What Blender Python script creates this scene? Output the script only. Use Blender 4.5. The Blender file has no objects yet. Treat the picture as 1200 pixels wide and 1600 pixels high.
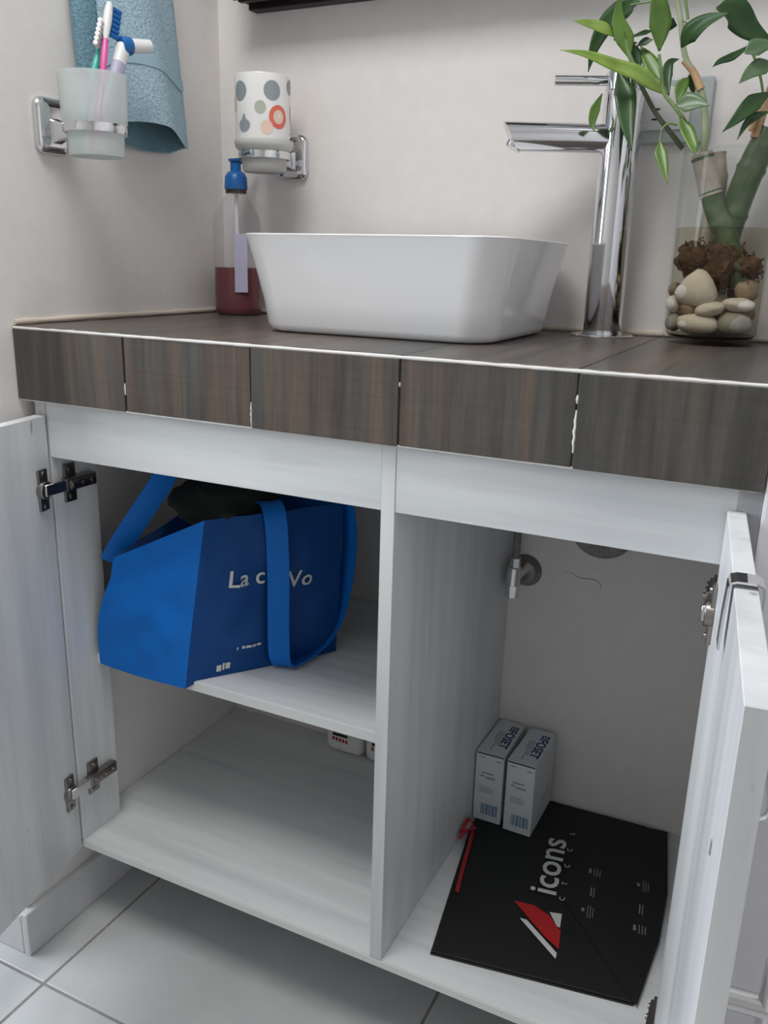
import bpy, bmesh, math, random
from mathutils import Vector, Matrix, noise as mnoise
random.seed(7)
scene = bpy.context.scene
COL = scene.collection

# ------------------------------------------------------------------ camera
cam_d = bpy.data.cameras.new('camera'); cam = bpy.data.objects.new('camera', cam_d); COL.objects.link(cam)
cr, cu, cf = Vector((0.89734844, 0.44059051, 0.02541206)), Vector((-0.14556201, 0.24112312, 0.9595162)), Vector((-0.4166263, 0.8647194, -0.2805047))
cam.matrix_world = Matrix(((cr.x, cu.x, -cf.x, 0.90324584), (cr.y, cu.y, -cf.y, -0.78167996), (cr.z, cu.z, -cf.z, 0.98892529), (0, 0, 0, 1)))
cam_d.sensor_fit = 'HORIZONTAL'; cam_d.sensor_width = 36; cam_d.lens = 36 * 1339.77 / 1200
cam_d.clip_start = 0.02
scene.camera = cam
# ------------------------------------------------------------------ world, lights, exposure
w = bpy.data.worlds.new('world'); scene.world = w; w.use_nodes = True
w.node_tree.nodes['Background'].inputs[0].default_value = (.75, .85, 1, 1)
w.node_tree.nodes['Background'].inputs[1].default_value = 0.6
def area(name, loc, target, sx, sy, power, col):
    l = bpy.data.lights.new(name, 'AREA'); l.shape = 'RECTANGLE'; l.size = sx; l.size_y = sy; l.energy = power; l.color = col
    o = bpy.data.objects.new(name, l); COL.objects.link(o); o.location = loc
    o.rotation_euler = (Vector(target) - Vector(loc)).to_track_quat('-Z', 'Y').to_euler(); return o
area('window_daylight', (-1.30, -0.68, 1.55), (1, -0.55, 1.30), 1.16, 1.05, 32, (.85, .92, 1))
area('ceiling_lamp_light', (0.4, -0.50, 2.24), (0.4, -0.50, 0), .6, .6, 14.5, (1, .985, .97))
vs = scene.view_settings
vs.view_transform = 'Standard'; vs.look = 'None'; vs.gamma = 1; vs.use_curve_mapping = False; vs.exposure = 0.0

# ------------------------------------------------------------------ helpers: materials
def mat(name, col, rough=.5, metal=0, spec=.5, **kw):
    m = bpy.data.materials.new(name); m.use_nodes = True
    b = m.node_tree.nodes['Principled BSDF']
    b.inputs['Base Color'].default_value = (*col, 1); b.inputs['Roughness'].default_value = rough
    b.inputs['Metallic'].default_value = metal; b.inputs['Specular IOR Level'].default_value = spec
    for k, v in kw.items(): b.inputs[k.replace('_', ' ')].default_value = v
    return m
def nd(m, t, **kw):
    n = m.node_tree.nodes.new(t)
    for k, v in kw.items():
        if hasattr(n, k): setattr(n, k, v)
        else: n.inputs[k.replace('_', ' ')].default_value = v
    return n
def lk(m, a, b): m.node_tree.links.new(a, b)
def bsdf(m): return m.node_tree.nodes['Principled BSDF']
def ramp(m, stops, fac):
    r = m.node_tree.nodes.new('ShaderNodeValToRGB'); e = r.color_ramp.elements
    while len(e) < len(stops): e.new(.5)
    for q, (p, c) in zip(e, stops): q.position = p; q.color = (*c, 1)
    lk(m, fac, r.inputs[0]); return r
def coords(m, scale, rnd=True, kind='Object'):
    tc = nd(m, 'ShaderNodeTexCoord'); mp = nd(m, 'ShaderNodeMapping'); mp.inputs['Scale'].default_value = scale
    lk(m, tc.outputs[kind], mp.inputs[0])
    if rnd:
        oi = nd(m, 'ShaderNodeObjectInfo'); mu = nd(m, 'ShaderNodeMath', operation='MULTIPLY'); mu.inputs[1].default_value = 37.0
        lk(m, oi.outputs['Random'], mu.inputs[0])
        cb = nd(m, 'ShaderNodeCombineXYZ')
        for i in range(3): lk(m, mu.outputs[0], cb.inputs[i])
        lk(m, cb.outputs[0], mp.inputs['Location'])
    return mp.outputs[0]
def bump(m, h, strength=.2, dist=.001):
    b = nd(m, 'ShaderNodeBump'); b.inputs['Strength'].default_value = strength; b.inputs['Distance'].default_value = dist
    lk(m, h, b.inputs['Height']); lk(m, b.outputs[0], bsdf(m).inputs['Normal'])
def mixc(m, fac, a, b, blend='MIX'):
    x = nd(m, 'ShaderNodeMix', data_type='RGBA', blend_type=blend)
    for s, v in ((0, fac), (6, a), (7, b)):
        if isinstance(v, (int, float)): x.inputs[s].default_value = v
        elif isinstance(v, tuple): x.inputs[s].default_value = (*v, 1)
        else: lk(m, v, x.inputs[s])
    return x.outputs[2]

def whitewash(name, axis):                     # pale limed-wood laminate, grain running along one axis
    m = mat(name, (.7, .7, .7), .42, spec=.35)
    sc = [26, 26, 26]; sc[axis] = 1.6
    n1 = nd(m, 'ShaderNodeTexNoise', Scale=1.0, Detail=6, Roughness=.6); lk(m, coords(m, sc), n1.inputs['Vector'])
    sc2 = [7, 7, 7]; sc2[axis] = .9
    n2 = nd(m, 'ShaderNodeTexNoise', Scale=1.0, Detail=3, Roughness=.5); lk(m, coords(m, sc2), n2.inputs['Vector'])
    sc3 = [60, 60, 60]; sc3[axis] = 22
    n3 = nd(m, 'ShaderNodeTexNoise', Scale=1.0, Detail=2, Roughness=.5); lk(m, coords(m, sc3), n3.inputs['Vector'])
    c1 = ramp(m, [(.3, (.60, .61, .62)), (.52, (.72, .735, .74)), (.75, (.78, .79, .79))], n1.outputs[0])
    c2 = ramp(m, [(.3, (.74, .75, .77)), (.5, (1, 1, 1)), (1, (1, 1, 1))], n2.outputs[0])
    c3 = ramp(m, [(.0, (1, 1, 1)), (.74, (1, 1, 1)), (.80, (.55, .54, .53))], n3.outputs[0])
    o = mixc(m, 1.0, mixc(m, .9, c1.outputs[0], c2.outputs[0], 'MULTIPLY'), c3.outputs[0], 'MULTIPLY')
    lk(m, o, bsdf(m).inputs['Base Color']); bump(m, n1.outputs[0], .12, .0006)
    return m
M = {}
M['lam_x'] = whitewash('limed_wood_grain_x', 0)
M['lam_y'] = whitewash('limed_wood_grain_y', 1)
M['lam_z'] = whitewash('limed_wood_grain_z', 2)
M['edging'] = mat('white_edge_band', (.72, .74, .73), .35)

def woodtile(name, grain):
    m = mat(name, (.12, .1, .09), .34, spec=.45)
    sc = [75, 75, 75]; sc[grain] = 4
    a = nd(m, 'ShaderNodeTexNoise', Scale=1.0, Detail=7, Roughness=.68); lk(m, coords(m, sc), a.inputs['Vector'])
    sb = [11, 11, 11]; sb[grain] = .25
    b = nd(m, 'ShaderNodeTexNoise', Scale=1.0, Detail=1.5, Roughness=.4); lk(m, coords(m, sb), b.inputs['Vector'])
    sx = [8, 8, 8]; sx[grain] = 260
    c = nd(m, 'ShaderNodeTexNoise', Scale=1.0, Detail=2, Roughness=.5); lk(m, coords(m, sx), c.inputs['Vector'])
    hue = ramp(m, [(.36, (.064, .060, .055)), (.45, (.076, .069, .062)), (.53, (.110, .081, .064)), (.60, (.076, .068, .061)), (.72, (.112, .084, .065))], b.outputs[0])
    gr = ramp(m, [(.28, (.58, .58, .58)), (.5, (1, 1, 1)), (.72, (1.5, 1.48, 1.44))], a.outputs[0])
    cr_ = ramp(m, [(.3, (.93, .93, .93)), (.5, (1, 1, 1)), (.75, (1.05, 1.05, 1.05))], c.outputs[0])
    o = mixc(m, 1.0, mixc(m, 1.0, hue.outputs[0], gr.outputs[0], 'MULTIPLY'), cr_.outputs[0], 'MULTIPLY')
    lk(m, o, bsdf(m).inputs['Base Color']); bump(m, a.outputs[0], .25, .0006)
    return m
M['tile_front'] = woodtile('wood_look_tile_vertical', 2)
M['tile_top'] = woodtile('wood_look_tile_depth', 1)
M['grout'] = mat('white_grout', (.74, .72, .69), .85)
def noisy(name, c0, c1, scale, rough=.7, bs=.15, bd=.001, spec=.3, detail=5, **kw):
    m = mat(name, c0, rough, spec=spec, **kw)
    n = nd(m, 'ShaderNodeTexNoise', Scale=1.0, Detail=detail, Roughness=.6); lk(m, coords(m, [scale] * 3, False), n.inputs['Vector'])
    r = ramp(m, [(.3, c0), (.7, c1)], n.outputs[0]); lk(m, r.outputs[0], bsdf(m).inputs['Base Color'])
    if bs: bump(m, n.outputs[0], bs, bd)
    return m
M['wall'] = noisy('warm_white_wall_paint', (.765, .735, .71), (.80, .77, .745), 40, .75, .25, .0015)
M['wall_b'] = noisy('taupe_low_bounce_wall', (.47, .455, .43), (.52, .50, .475), 12, .5, .1)  # for the unseen wall behind, toned darker to cut bounced light
M['wall_r'] = noisy('lilac_white_wall_paint', (.70, .69, .72), (.74, .73, .76), 40, .7, .2, .001)
M['ceil'] = mat('ceiling_white', (.8, .8, .78), .9)
M['caulk'] = noisy('beige_caulk', (.58, .50, .42), (.66, .58, .50), 120, .7, .3, .001)
M['floor_tile'] = noisy('glazed_white_floor_tile', (.49, .50, .505), (.55, .56, .565), 9, .22, .03, .001, .5)
M['floor_grout'] = noisy('grey_floor_grout', (.22, .21, .21), (.3, .29, .28), 150, .9)
M['baseb'] = noisy('grey_white_baseboard', (.60, .60, .61), (.66, .66, .67), 20, .4, .05)
M['ceramic'] = mat('glazed_white_ceramic', (.88, .88, .89), .1, spec=.5, Coat_Weight=.3, Coat_Roughness=.05)
M['chrome'] = mat('chrome', (.72, .72, .74), .09, 1)
M['chrome_worn'] = mat('water_spotted_chrome', (.68, .68, .70), .13, 1)
M['steel'] = mat('dark_nickel', (.30, .28, .26), .3, 1)
M['nickel'] = mat('bright_nickel', (.66, .65, .65), .22, 1)
M['braid'] = noisy('braided_hose', (.10, .10, .09), (.3, .3, .28), 420, .45, .6, .001)
M['white_pl'] = mat('white_plastic', (.78, .78, .77), .35)
M['black'] = mat('black', (.006, .006, .006), .5)
M['blk_paper'] = noisy('matte_black_paper', (.007, .008, .007), (.012, .013, .012), 90, .55, .12, .0008, .35)
M['red'] = mat('red_print', (.42, .012, .015), .5)
M['white_pr'] = mat('white_print', (.62, .63, .62), .5)
M['grey_pr'] = mat('grey_print', (.24, .25, .25), .5)
M['ribbon'] = mat('red_ribbon', (.35, .012, .018), .4)
M['box_w'] = mat('white_carton', (.66, .70, .72), .5)
M['navy'] = mat('navy_print', (.03, .045, .17), .5)
M['lblue'] = mat('blue_print', (.10, .2, .38), .5)
M['greyblue'] = mat('grey_blue_print', (.3, .35, .4), .5)
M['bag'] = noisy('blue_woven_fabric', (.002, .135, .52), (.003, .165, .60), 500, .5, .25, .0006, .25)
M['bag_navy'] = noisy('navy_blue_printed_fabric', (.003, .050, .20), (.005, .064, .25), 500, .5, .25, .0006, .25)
M['bag_in'] = mat('black_cloth', (.008, .010, .009), .9)
M['darkwood'] = noisy('dark_wenge_wood', (.010, .007, .007), (.022, .015, .014), 60, .45, .1)
M['soap_liq'] = mat('red_soap', (.13, .004, .007), .12, spec=.5)
M['blue_pl'] = mat('blue_plastic', (.012, .13, .40), .35)
M['lilac_lab'] = mat('lilac_label', (.45, .44, .58), .5)
M['plate_gl'] = mat('grey_glass_plate', (.47, .52, .52), .12)
M['plate_w'] = mat('white_switch', (.74, .73, .73), .3)
M['pink'] = mat('pink_plastic', (.75, .12, .38), .3)
M['teal'] = mat('teal_plastic', (.09, .48, .40), .3)
M['wht_gl'] = mat('white_glaze', (.80, .79, .77), .2)
M['dot_grey'] = mat('grey_dot', (.28, .32, .34), .4)
M['dot_sage'] = mat('sage_dot', (.45, .48, .40), .4)
M['dot_coral'] = mat('coral_dot', (.75, .16, .11), .4)
M['dot_peach'] = mat('peach_dot', (.80, .60, .48), .4)
def terry(name, c0, c1):
    m = noisy(name, c0, c1, 260, .95, 1.0, .003, .1, 3)
    return m
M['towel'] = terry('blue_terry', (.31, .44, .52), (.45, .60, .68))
M['towel_shade'] = terry('blue_terry_shaded', (.15, .27, .34), (.22, .36, .43))  # darker copy of the terry: shade inside the towel put into the colour
M['towel_band'] = noisy('blue_woven_band', (.30, .44, .52), (.36, .50, .58), 600, .8, .2, .0005)

def clear(name, tint, refl=.9, rough=.02, body=0.0, body_col=(.8, .8, .8), lwb=.15):
    m = bpy.data.materials.new(name); m.use_nodes = True; nt = m.node_tree; nt.nodes.remove(nt.nodes['Principled BSDF'])
    out = nt.nodes['Material Output']
    tr = nt.nodes.new('ShaderNodeBsdfTransparent'); tr.inputs[0].default_value = (*tint, 1)
    gl = nt.nodes.new('ShaderNodeBsdfGlossy'); gl.inputs['Roughness'].default_value = rough; gl.inputs[0].default_value = (refl, refl, refl, 1)
    lw = nt.nodes.new('ShaderNodeLayerWeight'); lw.inputs[0].default_value = lwb
    mx = nt.nodes.new('ShaderNodeMixShader'); gm = nt.nodes.new('ShaderNodeNewGeometry'); mu = nt.nodes.new('ShaderNodeMath'); mu.operation = 'MULTIPLY_ADD'; lk(m, gm.outputs['Backfacing'], mu.inputs[0]); mu.inputs[1].default_value = -1; mu.inputs[2].default_value = 1
    mv = nt.nodes.new('ShaderNodeMath'); mv.operation = 'MULTIPLY'; lk(m, lw.outputs['Fresnel'], mv.inputs[0]); lk(m, mu.outputs[0], mv.inputs[1]); lk(m, mv.outputs[0], mx.inputs[0])
    src = tr.outputs[0]
    if body:
        df = nt.nodes.new('ShaderNodeBsdfDiffuse'); df.inputs[0].default_value = (*body_col, 1)
        tl = nt.nodes.new('ShaderNodeBsdfTranslucent'); tl.inputs[0].default_value = (*body_col, 1)
        m2 = nt.nodes.new('ShaderNodeMixShader'); m2.inputs[0].default_value = .5; lk(m, df.outputs[0], m2.inputs[1]); lk(m, tl.outputs[0], m2.inputs[2])
        m3 = nt.nodes.new('ShaderNodeMixShader'); m3.inputs[0].default_value = body; lk(m, src, m3.inputs[1]); lk(m, m2.outputs[0], m3.inputs[2]); src = m3.outputs[0]
    lk(m, src, mx.inputs[1]); lk(m, gl.outputs[0], mx.inputs[2]); lk(m, mx.outputs[0], out.inputs[0])
    return m
M['glass'] = clear('clear_glass', (.95, .965, .96), .8, .02, lwb=.2)
M['water'] = clear('water', (.87, .84, .77), .4, lwb=.12)
M['frost'] = clear('frosted_glass', (.95, .98, .97), .3, .35, .58, (.88, .92, .91), lwb=.08)
M['frost_w'] = clear('frosted_white_glass', (.95, .95, .95), .3, .3, .7, (.86, .86, .84), lwb=.08)
M['clear_pl'] = clear('clear_plastic', (.95, .95, .96), .7, .06, .10, (.75, .74, .78), lwb=.1)
def leafmat(name, c0, c1):
    m = mat(name, c0, .32, spec=.45)
    sc = coords(m, (40, 40, 40)); n = nd(m, 'ShaderNodeTexNoise', Scale=1.0, Detail=3); lk(m, sc, n.inputs['Vector'])
    r = ramp(m, [(.35, c0), (.65, c1)], n.outputs[0]); lk(m, r.outputs[0], bsdf(m).inputs['Base Color'])
    bsdf(m).inputs['Transmission Weight'].default_value = 0
    return m
M['leaf_l'] = leafmat('young_leaf', (.17, .27, .040), (.25, .37, .075))
M['leaf_m'] = leafmat('mid_leaf', (.075, .155, .020), (.115, .215, .035))
M['leaf_d'] = leafmat('dark_leaf', (.020, .060, .014), (.036, .088, .022))
M['leaf_g'] = leafmat('greyed_leaf', (.085, .15, .065), (.13, .20, .10))
M['stem_g'] = leafmat('green_stem', (.12, .2, .06), (.2, .3, .11))
M['stem_d'] = leafmat('brown_stem', (.035, .05, .025), (.06, .08, .04))
M['stem_p'] = leafmat('pale_stem', (.30, .36, .20), (.42, .46, .30))
M['stem_t'] = leafmat('tan_sheath', (.42, .25, .12), (.55, .36, .2))
M['cane'] = leafmat('green_cane', (.055, .10, .04), (.13, .155, .095))
M['cane_p'] = leafmat('pale_cane', (.32, .27, .22), (.46, .4, .34))
M['root'] = noisy('brown_roots', (.035, .016, .010), (.15, .085, .045), 160, .85, 1, .003, detail=6)
M['peb_w'] = noisy('white_pebble', (.55, .49, .42), (.68, .62, .55), 45, .55, .15)
M['peb_g'] = noisy('grey_pebble', (.22, .21, .17), (.36, .34, .28), 45, .55, .15)
M['peb_b'] = noisy('brown_pebble', (.26, .18, .12), (.42, .32, .24), 45, .55, .15)
M['base_dark'] = mat('dark_wet_base', (.03, .025, .02), .2)

# ------------------------------------------------------------------ helpers: meshes
def bevel(bm, w, seg=2):
    if w: bmesh.ops.bevel(bm, geom=list(bm.edges), offset=w, segments=seg, affect='EDGES', profile=.5, clamp_overlap=True)
def boxbm(a, b, bv=0, seg=2):
    bm = bmesh.new(); bmesh.ops.create_cube(bm, size=1)
    for v in bm.verts: v.co = Vector([a[i] + (v.co[i] + .5) * (b[i] - a[i]) for i in range(3)])
    bevel(bm, bv, seg); return bm
def add(bm, other):
    me = bpy.data.meshes.new('tmp'); other.to_mesh(me); bm.from_mesh(me); bpy.data.meshes.remove(me); other.free(); return bm
def place(bm, M4): bm.transform(M4); return bm
def lathe(profile, n=40, cap=False, center=(0, 0, 0)):
    bm = bmesh.new(); rings = []
    for r, z in profile:
        if r < 1e-6: rings.append([bm.verts.new((center[0], center[1], center[2] + z))])
        else: rings.append([bm.verts.new((center[0] + r * math.cos(2 * math.pi * i / n), center[1] + r * math.sin(2 * math.pi * i / n), center[2] + z)) for i in range(n)])
    for A, B in zip(rings, rings[1:]):
        for i in range(n):
            j = (i + 1) % n
            if len(A) == 1 and len(B) == 1: continue
            if len(A) == 1: bm.faces.new((A[0], B[i], B[j]))
            elif len(B) == 1: bm.faces.new((A[i], A[j], B[0]))
            else: bm.faces.new((A[i], A[j], B[j], B[i]))
    if cap:
        for q in (rings[0], rings[-1]):
            if len(q) > 1: bm.faces.new(q)
    bmesh.ops.recalc_face_normals(bm, faces=bm.faces); return bm
def cyl(p0, p1, r0, r1=None, n=28, bv=0):
    r1 = r0 if r1 is None else r1; p0, p1 = Vector(p0), Vector(p1); h = (p1 - p0).length
    pr = [(0, 0), (r0, 0), (r1, h), (0, h)] if not bv else [(0, 0), (r0 - bv, 0), (r0, bv), (r1, h - bv), (r1 - bv, h), (0, h)]
    bm = lathe(pr, n); q = (p1 - p0).to_track_quat('Z', 'Y').to_matrix().to_4x4()
    return place(bm, Matrix.Translation(p0) @ q)
def spline(pts, n=8):
    P = [Vector(p) for p in pts]; P = [P[0] * 2 - P[1]] + P + [P[-1] * 2 - P[-2]]; out = []
    for i in range(1, len(P) - 2):
        for k in range(n):
            t = k / n; a, b, c, d = P[i - 1], P[i], P[i + 1], P[i + 2]
            out.append(.5 * (2 * b + (c - a) * t + (2 * a - 5 * b + 4 * c - d) * t * t + (3 * b - a - 3 * c + d) * t ** 3))
    out.append(P[-2]); return out
def tube(pts, rad, n=14, cap=True):
    P = [Vector(p) for p in pts]; bm = bmesh.new(); rings = []
    up = Vector((0, 0, 1)); prev = None
    for i, p in enumerate(P):
        t = (P[min(i + 1, len(P) - 1)] - P[max(i - 1, 0)]).normalized()
        if prev is None: x = t.cross(up if abs(t.z) < .9 else Vector((1, 0, 0))).normalized()
        else: x = (prev - t * prev.dot(t)).normalized()
        prev = x; y = t.cross(x); r = rad(i / (len(P) - 1)) if callable(rad) else rad
        rings.append([bm.verts.new(p + x * r * math.cos(2 * math.pi * k / n) + y * r * math.sin(2 * math.pi * k / n)) for k in range(n)])
    for A, B in zip(rings, rings[1:]):
        for k in range(n): bm.faces.new((A[k], A[(k + 1) % n], B[(k + 1) % n], B[k]))
    if cap: bm.faces.new(rings[0]); bm.faces.new(rings[-1])
    bmesh.ops.recalc_face_normals(bm, faces=bm.faces); return bm
def prism(poly, z0, z1, bv=0):
    bm = bmesh.new(); A = [bm.verts.new((x, y, z0)) for x, y in poly]; B = [bm.verts.new((x, y, z1)) for x, y in poly]
    bm.faces.new(A); bm.faces.new(B)
    for i in range(len(A)):
        j = (i + 1) % len(A); bm.faces.new((A[i], A[j], B[j], B[i]))
    bmesh.ops.recalc_face_normals(bm, faces=bm.faces); bevel(bm, bv, 1); return bm
def rrect(cx, cy, hx, hy, r, n=8, ex=0):
    out = []
    for (sx, sy, a0) in ((1, 1, 0), (-1, 1, 90), (-1, -1, 180), (1, -1, 270)):
        for k in range(n + 1):
            a = math.radians(a0 + 90 * k / n)
            out.append((cx + sx * (hx - r) + r * math.cos(a), cy + sy * (hy - r) + r * math.sin(a)))
    return out
def loft(rings, cap0=True, cap1=True):
    bm = bmesh.new(); R = [[bm.verts.new(p) for p in q] for q in rings]
    for A, B in zip(R, R[1:]):
        for i in range(len(A)):
            j = (i + 1) % len(A); bm.faces.new((A[i], A[j], B[j], B[i]))
    if cap0: bm.faces.new(R[0])
    if cap1: bm.faces.new(R[-1])
    bmesh.ops.recalc_face_normals(bm, faces=bm.faces); return bm
def frame(o, x, y):
    o, x = Vector(o), Vector(x).normalized(); y = Vector(y); y = (y - x * y.dot(x)).normalized(); z = x.cross(y)
    return Matrix(((x.x, y.x, z.x, o.x), (x.y, y.y, z.y, o.y), (x.z, y.z, z.z, o.z), (0, 0, 0, 1)))
def obj(name, bm, m, parent=None, smooth=None, shift=None):
    me = bpy.data.meshes.new(name); bm.to_mesh(me); bm.free()
    return obj_me(name, me, m, parent, smooth)
def obj_me(name, me, m, parent=None, smooth=None):
    if not me.materials:
        for q in (m if isinstance(m, list) else [m]): me.materials.append(M[q])
    if smooth is not None:
        me.polygons.foreach_set('use_smooth', [True] * len(me.polygons))
        if smooth < 180: me.set_sharp_from_angle(angle=math.radians(smooth))
    # put the origin at the middle of the mesh's base
    if len(me.vertices) and parent is None or len(me.vertices):
        xs = [v.co for v in me.vertices]
        c = Vector(((min(v.x for v in xs) + max(v.x for v in xs)) / 2, (min(v.y for v in xs) + max(v.y for v in xs)) / 2, min(v.z for v in xs)))
        me.transform(Matrix.Translation(-c))
    o = bpy.data.objects.new(name, me); COL.objects.link(o); o.location = c
    if parent is not None: adopt(o, parent)
    return o
WORLD = {}
def wloc(o):
    v = o.location.copy(); q = o.parent
    return v if q is None else v + wloc(q)
def adopt(o, parent):
    o.location = o.location - wloc(parent); o.parent = parent
def tag(o, label, cat, group=None):
    o['label'] = label; o['category'] = cat
    if group: o['group'] = group
    return o
def thing(name, loc, label, cat, group=None):
    o = bpy.data.objects.new(name, None); o.empty_display_size = .03; COL.objects.link(o); o.location = loc
    return tag(o, label, cat, group)
def struct(name, bm, m, label=None, smooth=None):
    o = obj(name, bm, m, None, smooth); o['kind'] = 'structure'
    if label: o['label'] = label; o['category'] = name.split('_')[0]
    return o
def text(name, s, size, M4, m, parent, thick=.00015, align='LEFT', xs=1.0, bold=0):
    c = bpy.data.curves.new('t', 'FONT'); c.body = s; c.size = size; c.extrude = thick; c.align_x = align; c.offset = bold; c.resolution_u = 3
    o = bpy.data.objects.new('t', c); COL.objects.link(o); dg = bpy.context.evaluated_depsgraph_get(); dg.update()
    me = bpy.data.meshes.new_from_object(o.evaluated_get(dg)); bpy.data.objects.remove(o); bpy.data.curves.remove(c)
    me.materials.clear(); me.name = name; me.transform(Matrix.Diagonal((xs, 1, 1, 1))); me.transform(M4)
    return obj_me(name, me, m, parent)
D = 0.4496; Y0 = 0.0137; ZT = 0.9; XR = 0.8876
ZF, ZB, ZS = 0.7322, 0.1446, 0.4275          # rail bottom, bottom panel top, shelf top
T = .0155

# ================================================================== the setting
fl = struct('floor', boxbm((-1.35, -2.0, -.06), (1.75, D, -.0015)), 'floor_grout')
me_tile = None
for ix in range(-3, 4):
    for iy in range(-4, 2):
        x0, x1 = max(-1.35, .066 + .5 * ix), min(1.75, .566 + .5 * ix); y0, y1 = max(-2.0, -.108 + .5 * iy), min(D, .392 + .5 * iy)
        if x1 - x0 < .03 or y1 - y0 < .03: continue
        full = abs(x1 - x0 - .5) < 1e-6 and abs(y1 - y0 - .5) < 1e-6
        if full and me_tile:
            o = bpy.data.objects.new('floor_tile', me_tile); COL.objects.link(o); o.location = ((x0 + x1) / 2, (y0 + y1) / 2, -.008); adopt(o, fl)
        else:
            o = obj('floor_tile', boxbm((x0 + .002, y0 + .002, -.008), (x1 - .002, y1 - .002, 0), .0012), 'floor_tile', fl)
            if full: me_tile = o.data
struct('wall_left', boxbm((-1.35, -.07, 0), (0, D + .12, 2.3)), 'wall')
struct('wall_back', boxbm((0, D, 0), (1.75, D + .12, 2.3)), 'wall')
struct('wall_right', boxbm((XR, 0, 0), (1.75, D, 2.3), .003), 'wall_r')
struct('wall_far_right', boxbm((1.75, -2.1, 0), (1.85, D + .12, 2.3)), 'wall')
struct('wall_behind', boxbm((-1.35, -2.1, 0), (1.75, -2.0, 2.3)), 'wall_b')
bm = boxbm((-1.45, -2.1, 0), (-1.35, -.07, .85)); add(bm, boxbm((-1.45, -2.1, 2.05), (-1.35, -.07, 2.3)))
add(bm, boxbm((-1.45, -2.1, .85), (-1.35, -1.32, 2.05))); add(bm, boxbm((-1.45, -.09, .85), (-1.35, -.07, 2.05)))
struct('wall_far_left', bm, 'wall')
bm = boxbm((-1.42, -1.32, .85), (-1.38, -1.27, 2.05)); add(bm, boxbm((-1.42, -.14, .85), (-1.38, -.09, 2.05)))
add(bm, boxbm((-1.42, -1.32, .85), (-1.38, -.09, .90))); add(bm, boxbm((-1.42, -1.32, 2.0), (-1.38, -.09, 2.05)))
win = struct('window_1', bm, 'white_pl')
obj('window_pane', boxbm((-1.403, -1.27, .90), (-1.397, -.14, 2.0)), 'glass', win)
struct('ceiling', boxbm((-1.45, -2.1, 2.3), (1.85, D + .12, 2.38)), 'ceil')
bm = boxbm((0, -.082, 0), (.012, D, .072), .002); struct('baseboard_left', bm, 'baseb')
struct('baseboard_end', boxbm((-1.2, -.082, 0), (-.0005, -.0702, .066), .002), 'baseb')
# beige caulk where the counter meets the walls
bm = tube(spline([(0.001, .004, .9035), (0.001, .15, .9045), (0.0015, .3, .904), (0.0015, D - .002, .904)], 10), lambda t: .0038 + .0006 * math.sin(37 * t), 10)
struct('trim_1', bm, 'caulk', smooth=60)
bm = tube(spline([(0.002, D - .001, .9035), (.3, D - .0015, .904), (.6, D - .001, .9035), (XR - .002, D - .001, .9035)], 16), lambda t: .004 + .0008 * math.sin(51 * t), 10)
struct('trim_2', bm, 'caulk', smooth=60)

# ceiling lamp (out of frame, gives the room its top light)
lt = thing('ceiling_lamp', (.4, -.50, 2.25), 'square white flush ceiling lamp above the washstand', 'lamp')
obj('housing', boxbm((.08, -.82, 2.255), (.72, -.18, 2.30), .006), 'white_pl', lt)

# ================================================================== tiled counter
ct = thing('tiled_counter', (XR / 2, D / 2, .808), 'washstand counter clad in dark brown wood-look tiles with white grout', 'counter')
obj('core', boxbm((.0005, .0055, .8075), (XR - .0005, D - .0005, .8945)), 'grout', ct)
xs = [0, .18, .36, .54, .72, XR]
jit = [0, .0008, -.0006, .0005, -.0008]
for i in range(5):
    a, b = xs[i] + .0011, xs[i + 1] - .0011
    obj('front_tile', boxbm((a, 0.0 + jit[i], .8078 + jit[i]), (b, .0075 + jit[i], .8962), .0006, 1), 'tile_front', ct)
    obj('top_tile', boxbm((a - (.0004), .0022, .8935), (b + .0004, D - .001, .9), .0006, 1), 'tile_top', ct)
def bead(y, z, r, seed, lo=.3):
    rnd = random.Random(seed); n = 90; ks = [rnd.random() for _ in range(n + 1)]
    return tube([(.002 + (XR - .004) * k / n, y + .00015 * (ks[k] - .5), z + .0002 * (ks[-k - 1] - .5)) for k in range(n + 1)], lambda t: r * (.8 + .28 * ks[int(t * n)]), 8)
obj('grout_bead', bead(.0014, .8975, .0019, 3), 'grout', ct, 60)
obj('grout_bead', bead(.0030, .8072, .0014, 5), 'grout', ct, 60)
for (x, z0, z1, w) in ((.18, .828, .842, .0011), (.36, .809, .836, .0012), (.72, .822, .862, .0016), (.72, .868, .876, .0014), (.54, .868, .873, .0009)):
    obj('grout_crumb', tube([(x + .0006 * math.sin(9 * k), .0008, z0 + (z1 - z0) * k / 8) for k in range(9)], lambda t, w=w: w * (.5 + .5 * math.sin(math.pi * t)), 7), 'grout', ct, 60)

# ================================================================== cabinet
cb = thing('vanity_cabinet', (.46, .22, .13), 'whitewashed wood cabinet with both doors open under the tiled counter', 'cabinet')
obj('rail', boxbm((.0295, Y0, ZF), (.5162, Y0 + T, .8065), .0006, 1), 'lam_x', cb)
obj('rail', boxbm((.5328, Y0, ZF), (XR - .0005, Y0 + T, .8065), .0006, 1), 'lam_x', cb)
obj('divider', boxbm((.5164, Y0 - .0008, ZB), (.5326, D - .001, .8065), .0006, 1), 'lam_z', cb)
bp = obj('bottom_panel', boxbm((.0005, Y0 + .0012, ZB - .0108), (XR - .0005, D - .001, ZB), .0004, 1), 'lam_x', cb)
obj('edge_band', boxbm((.034, Y0 - .0008, ZB - .0112), (XR - .001, Y0 + .001, ZB - .0006), .0004, 1), 'edging', bp)
sh = obj('shelf', boxbm((.0005, .0692, ZS - .0145), (.5162, D - .001, ZS), .0004, 1), 'lam_x', cb)
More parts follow.
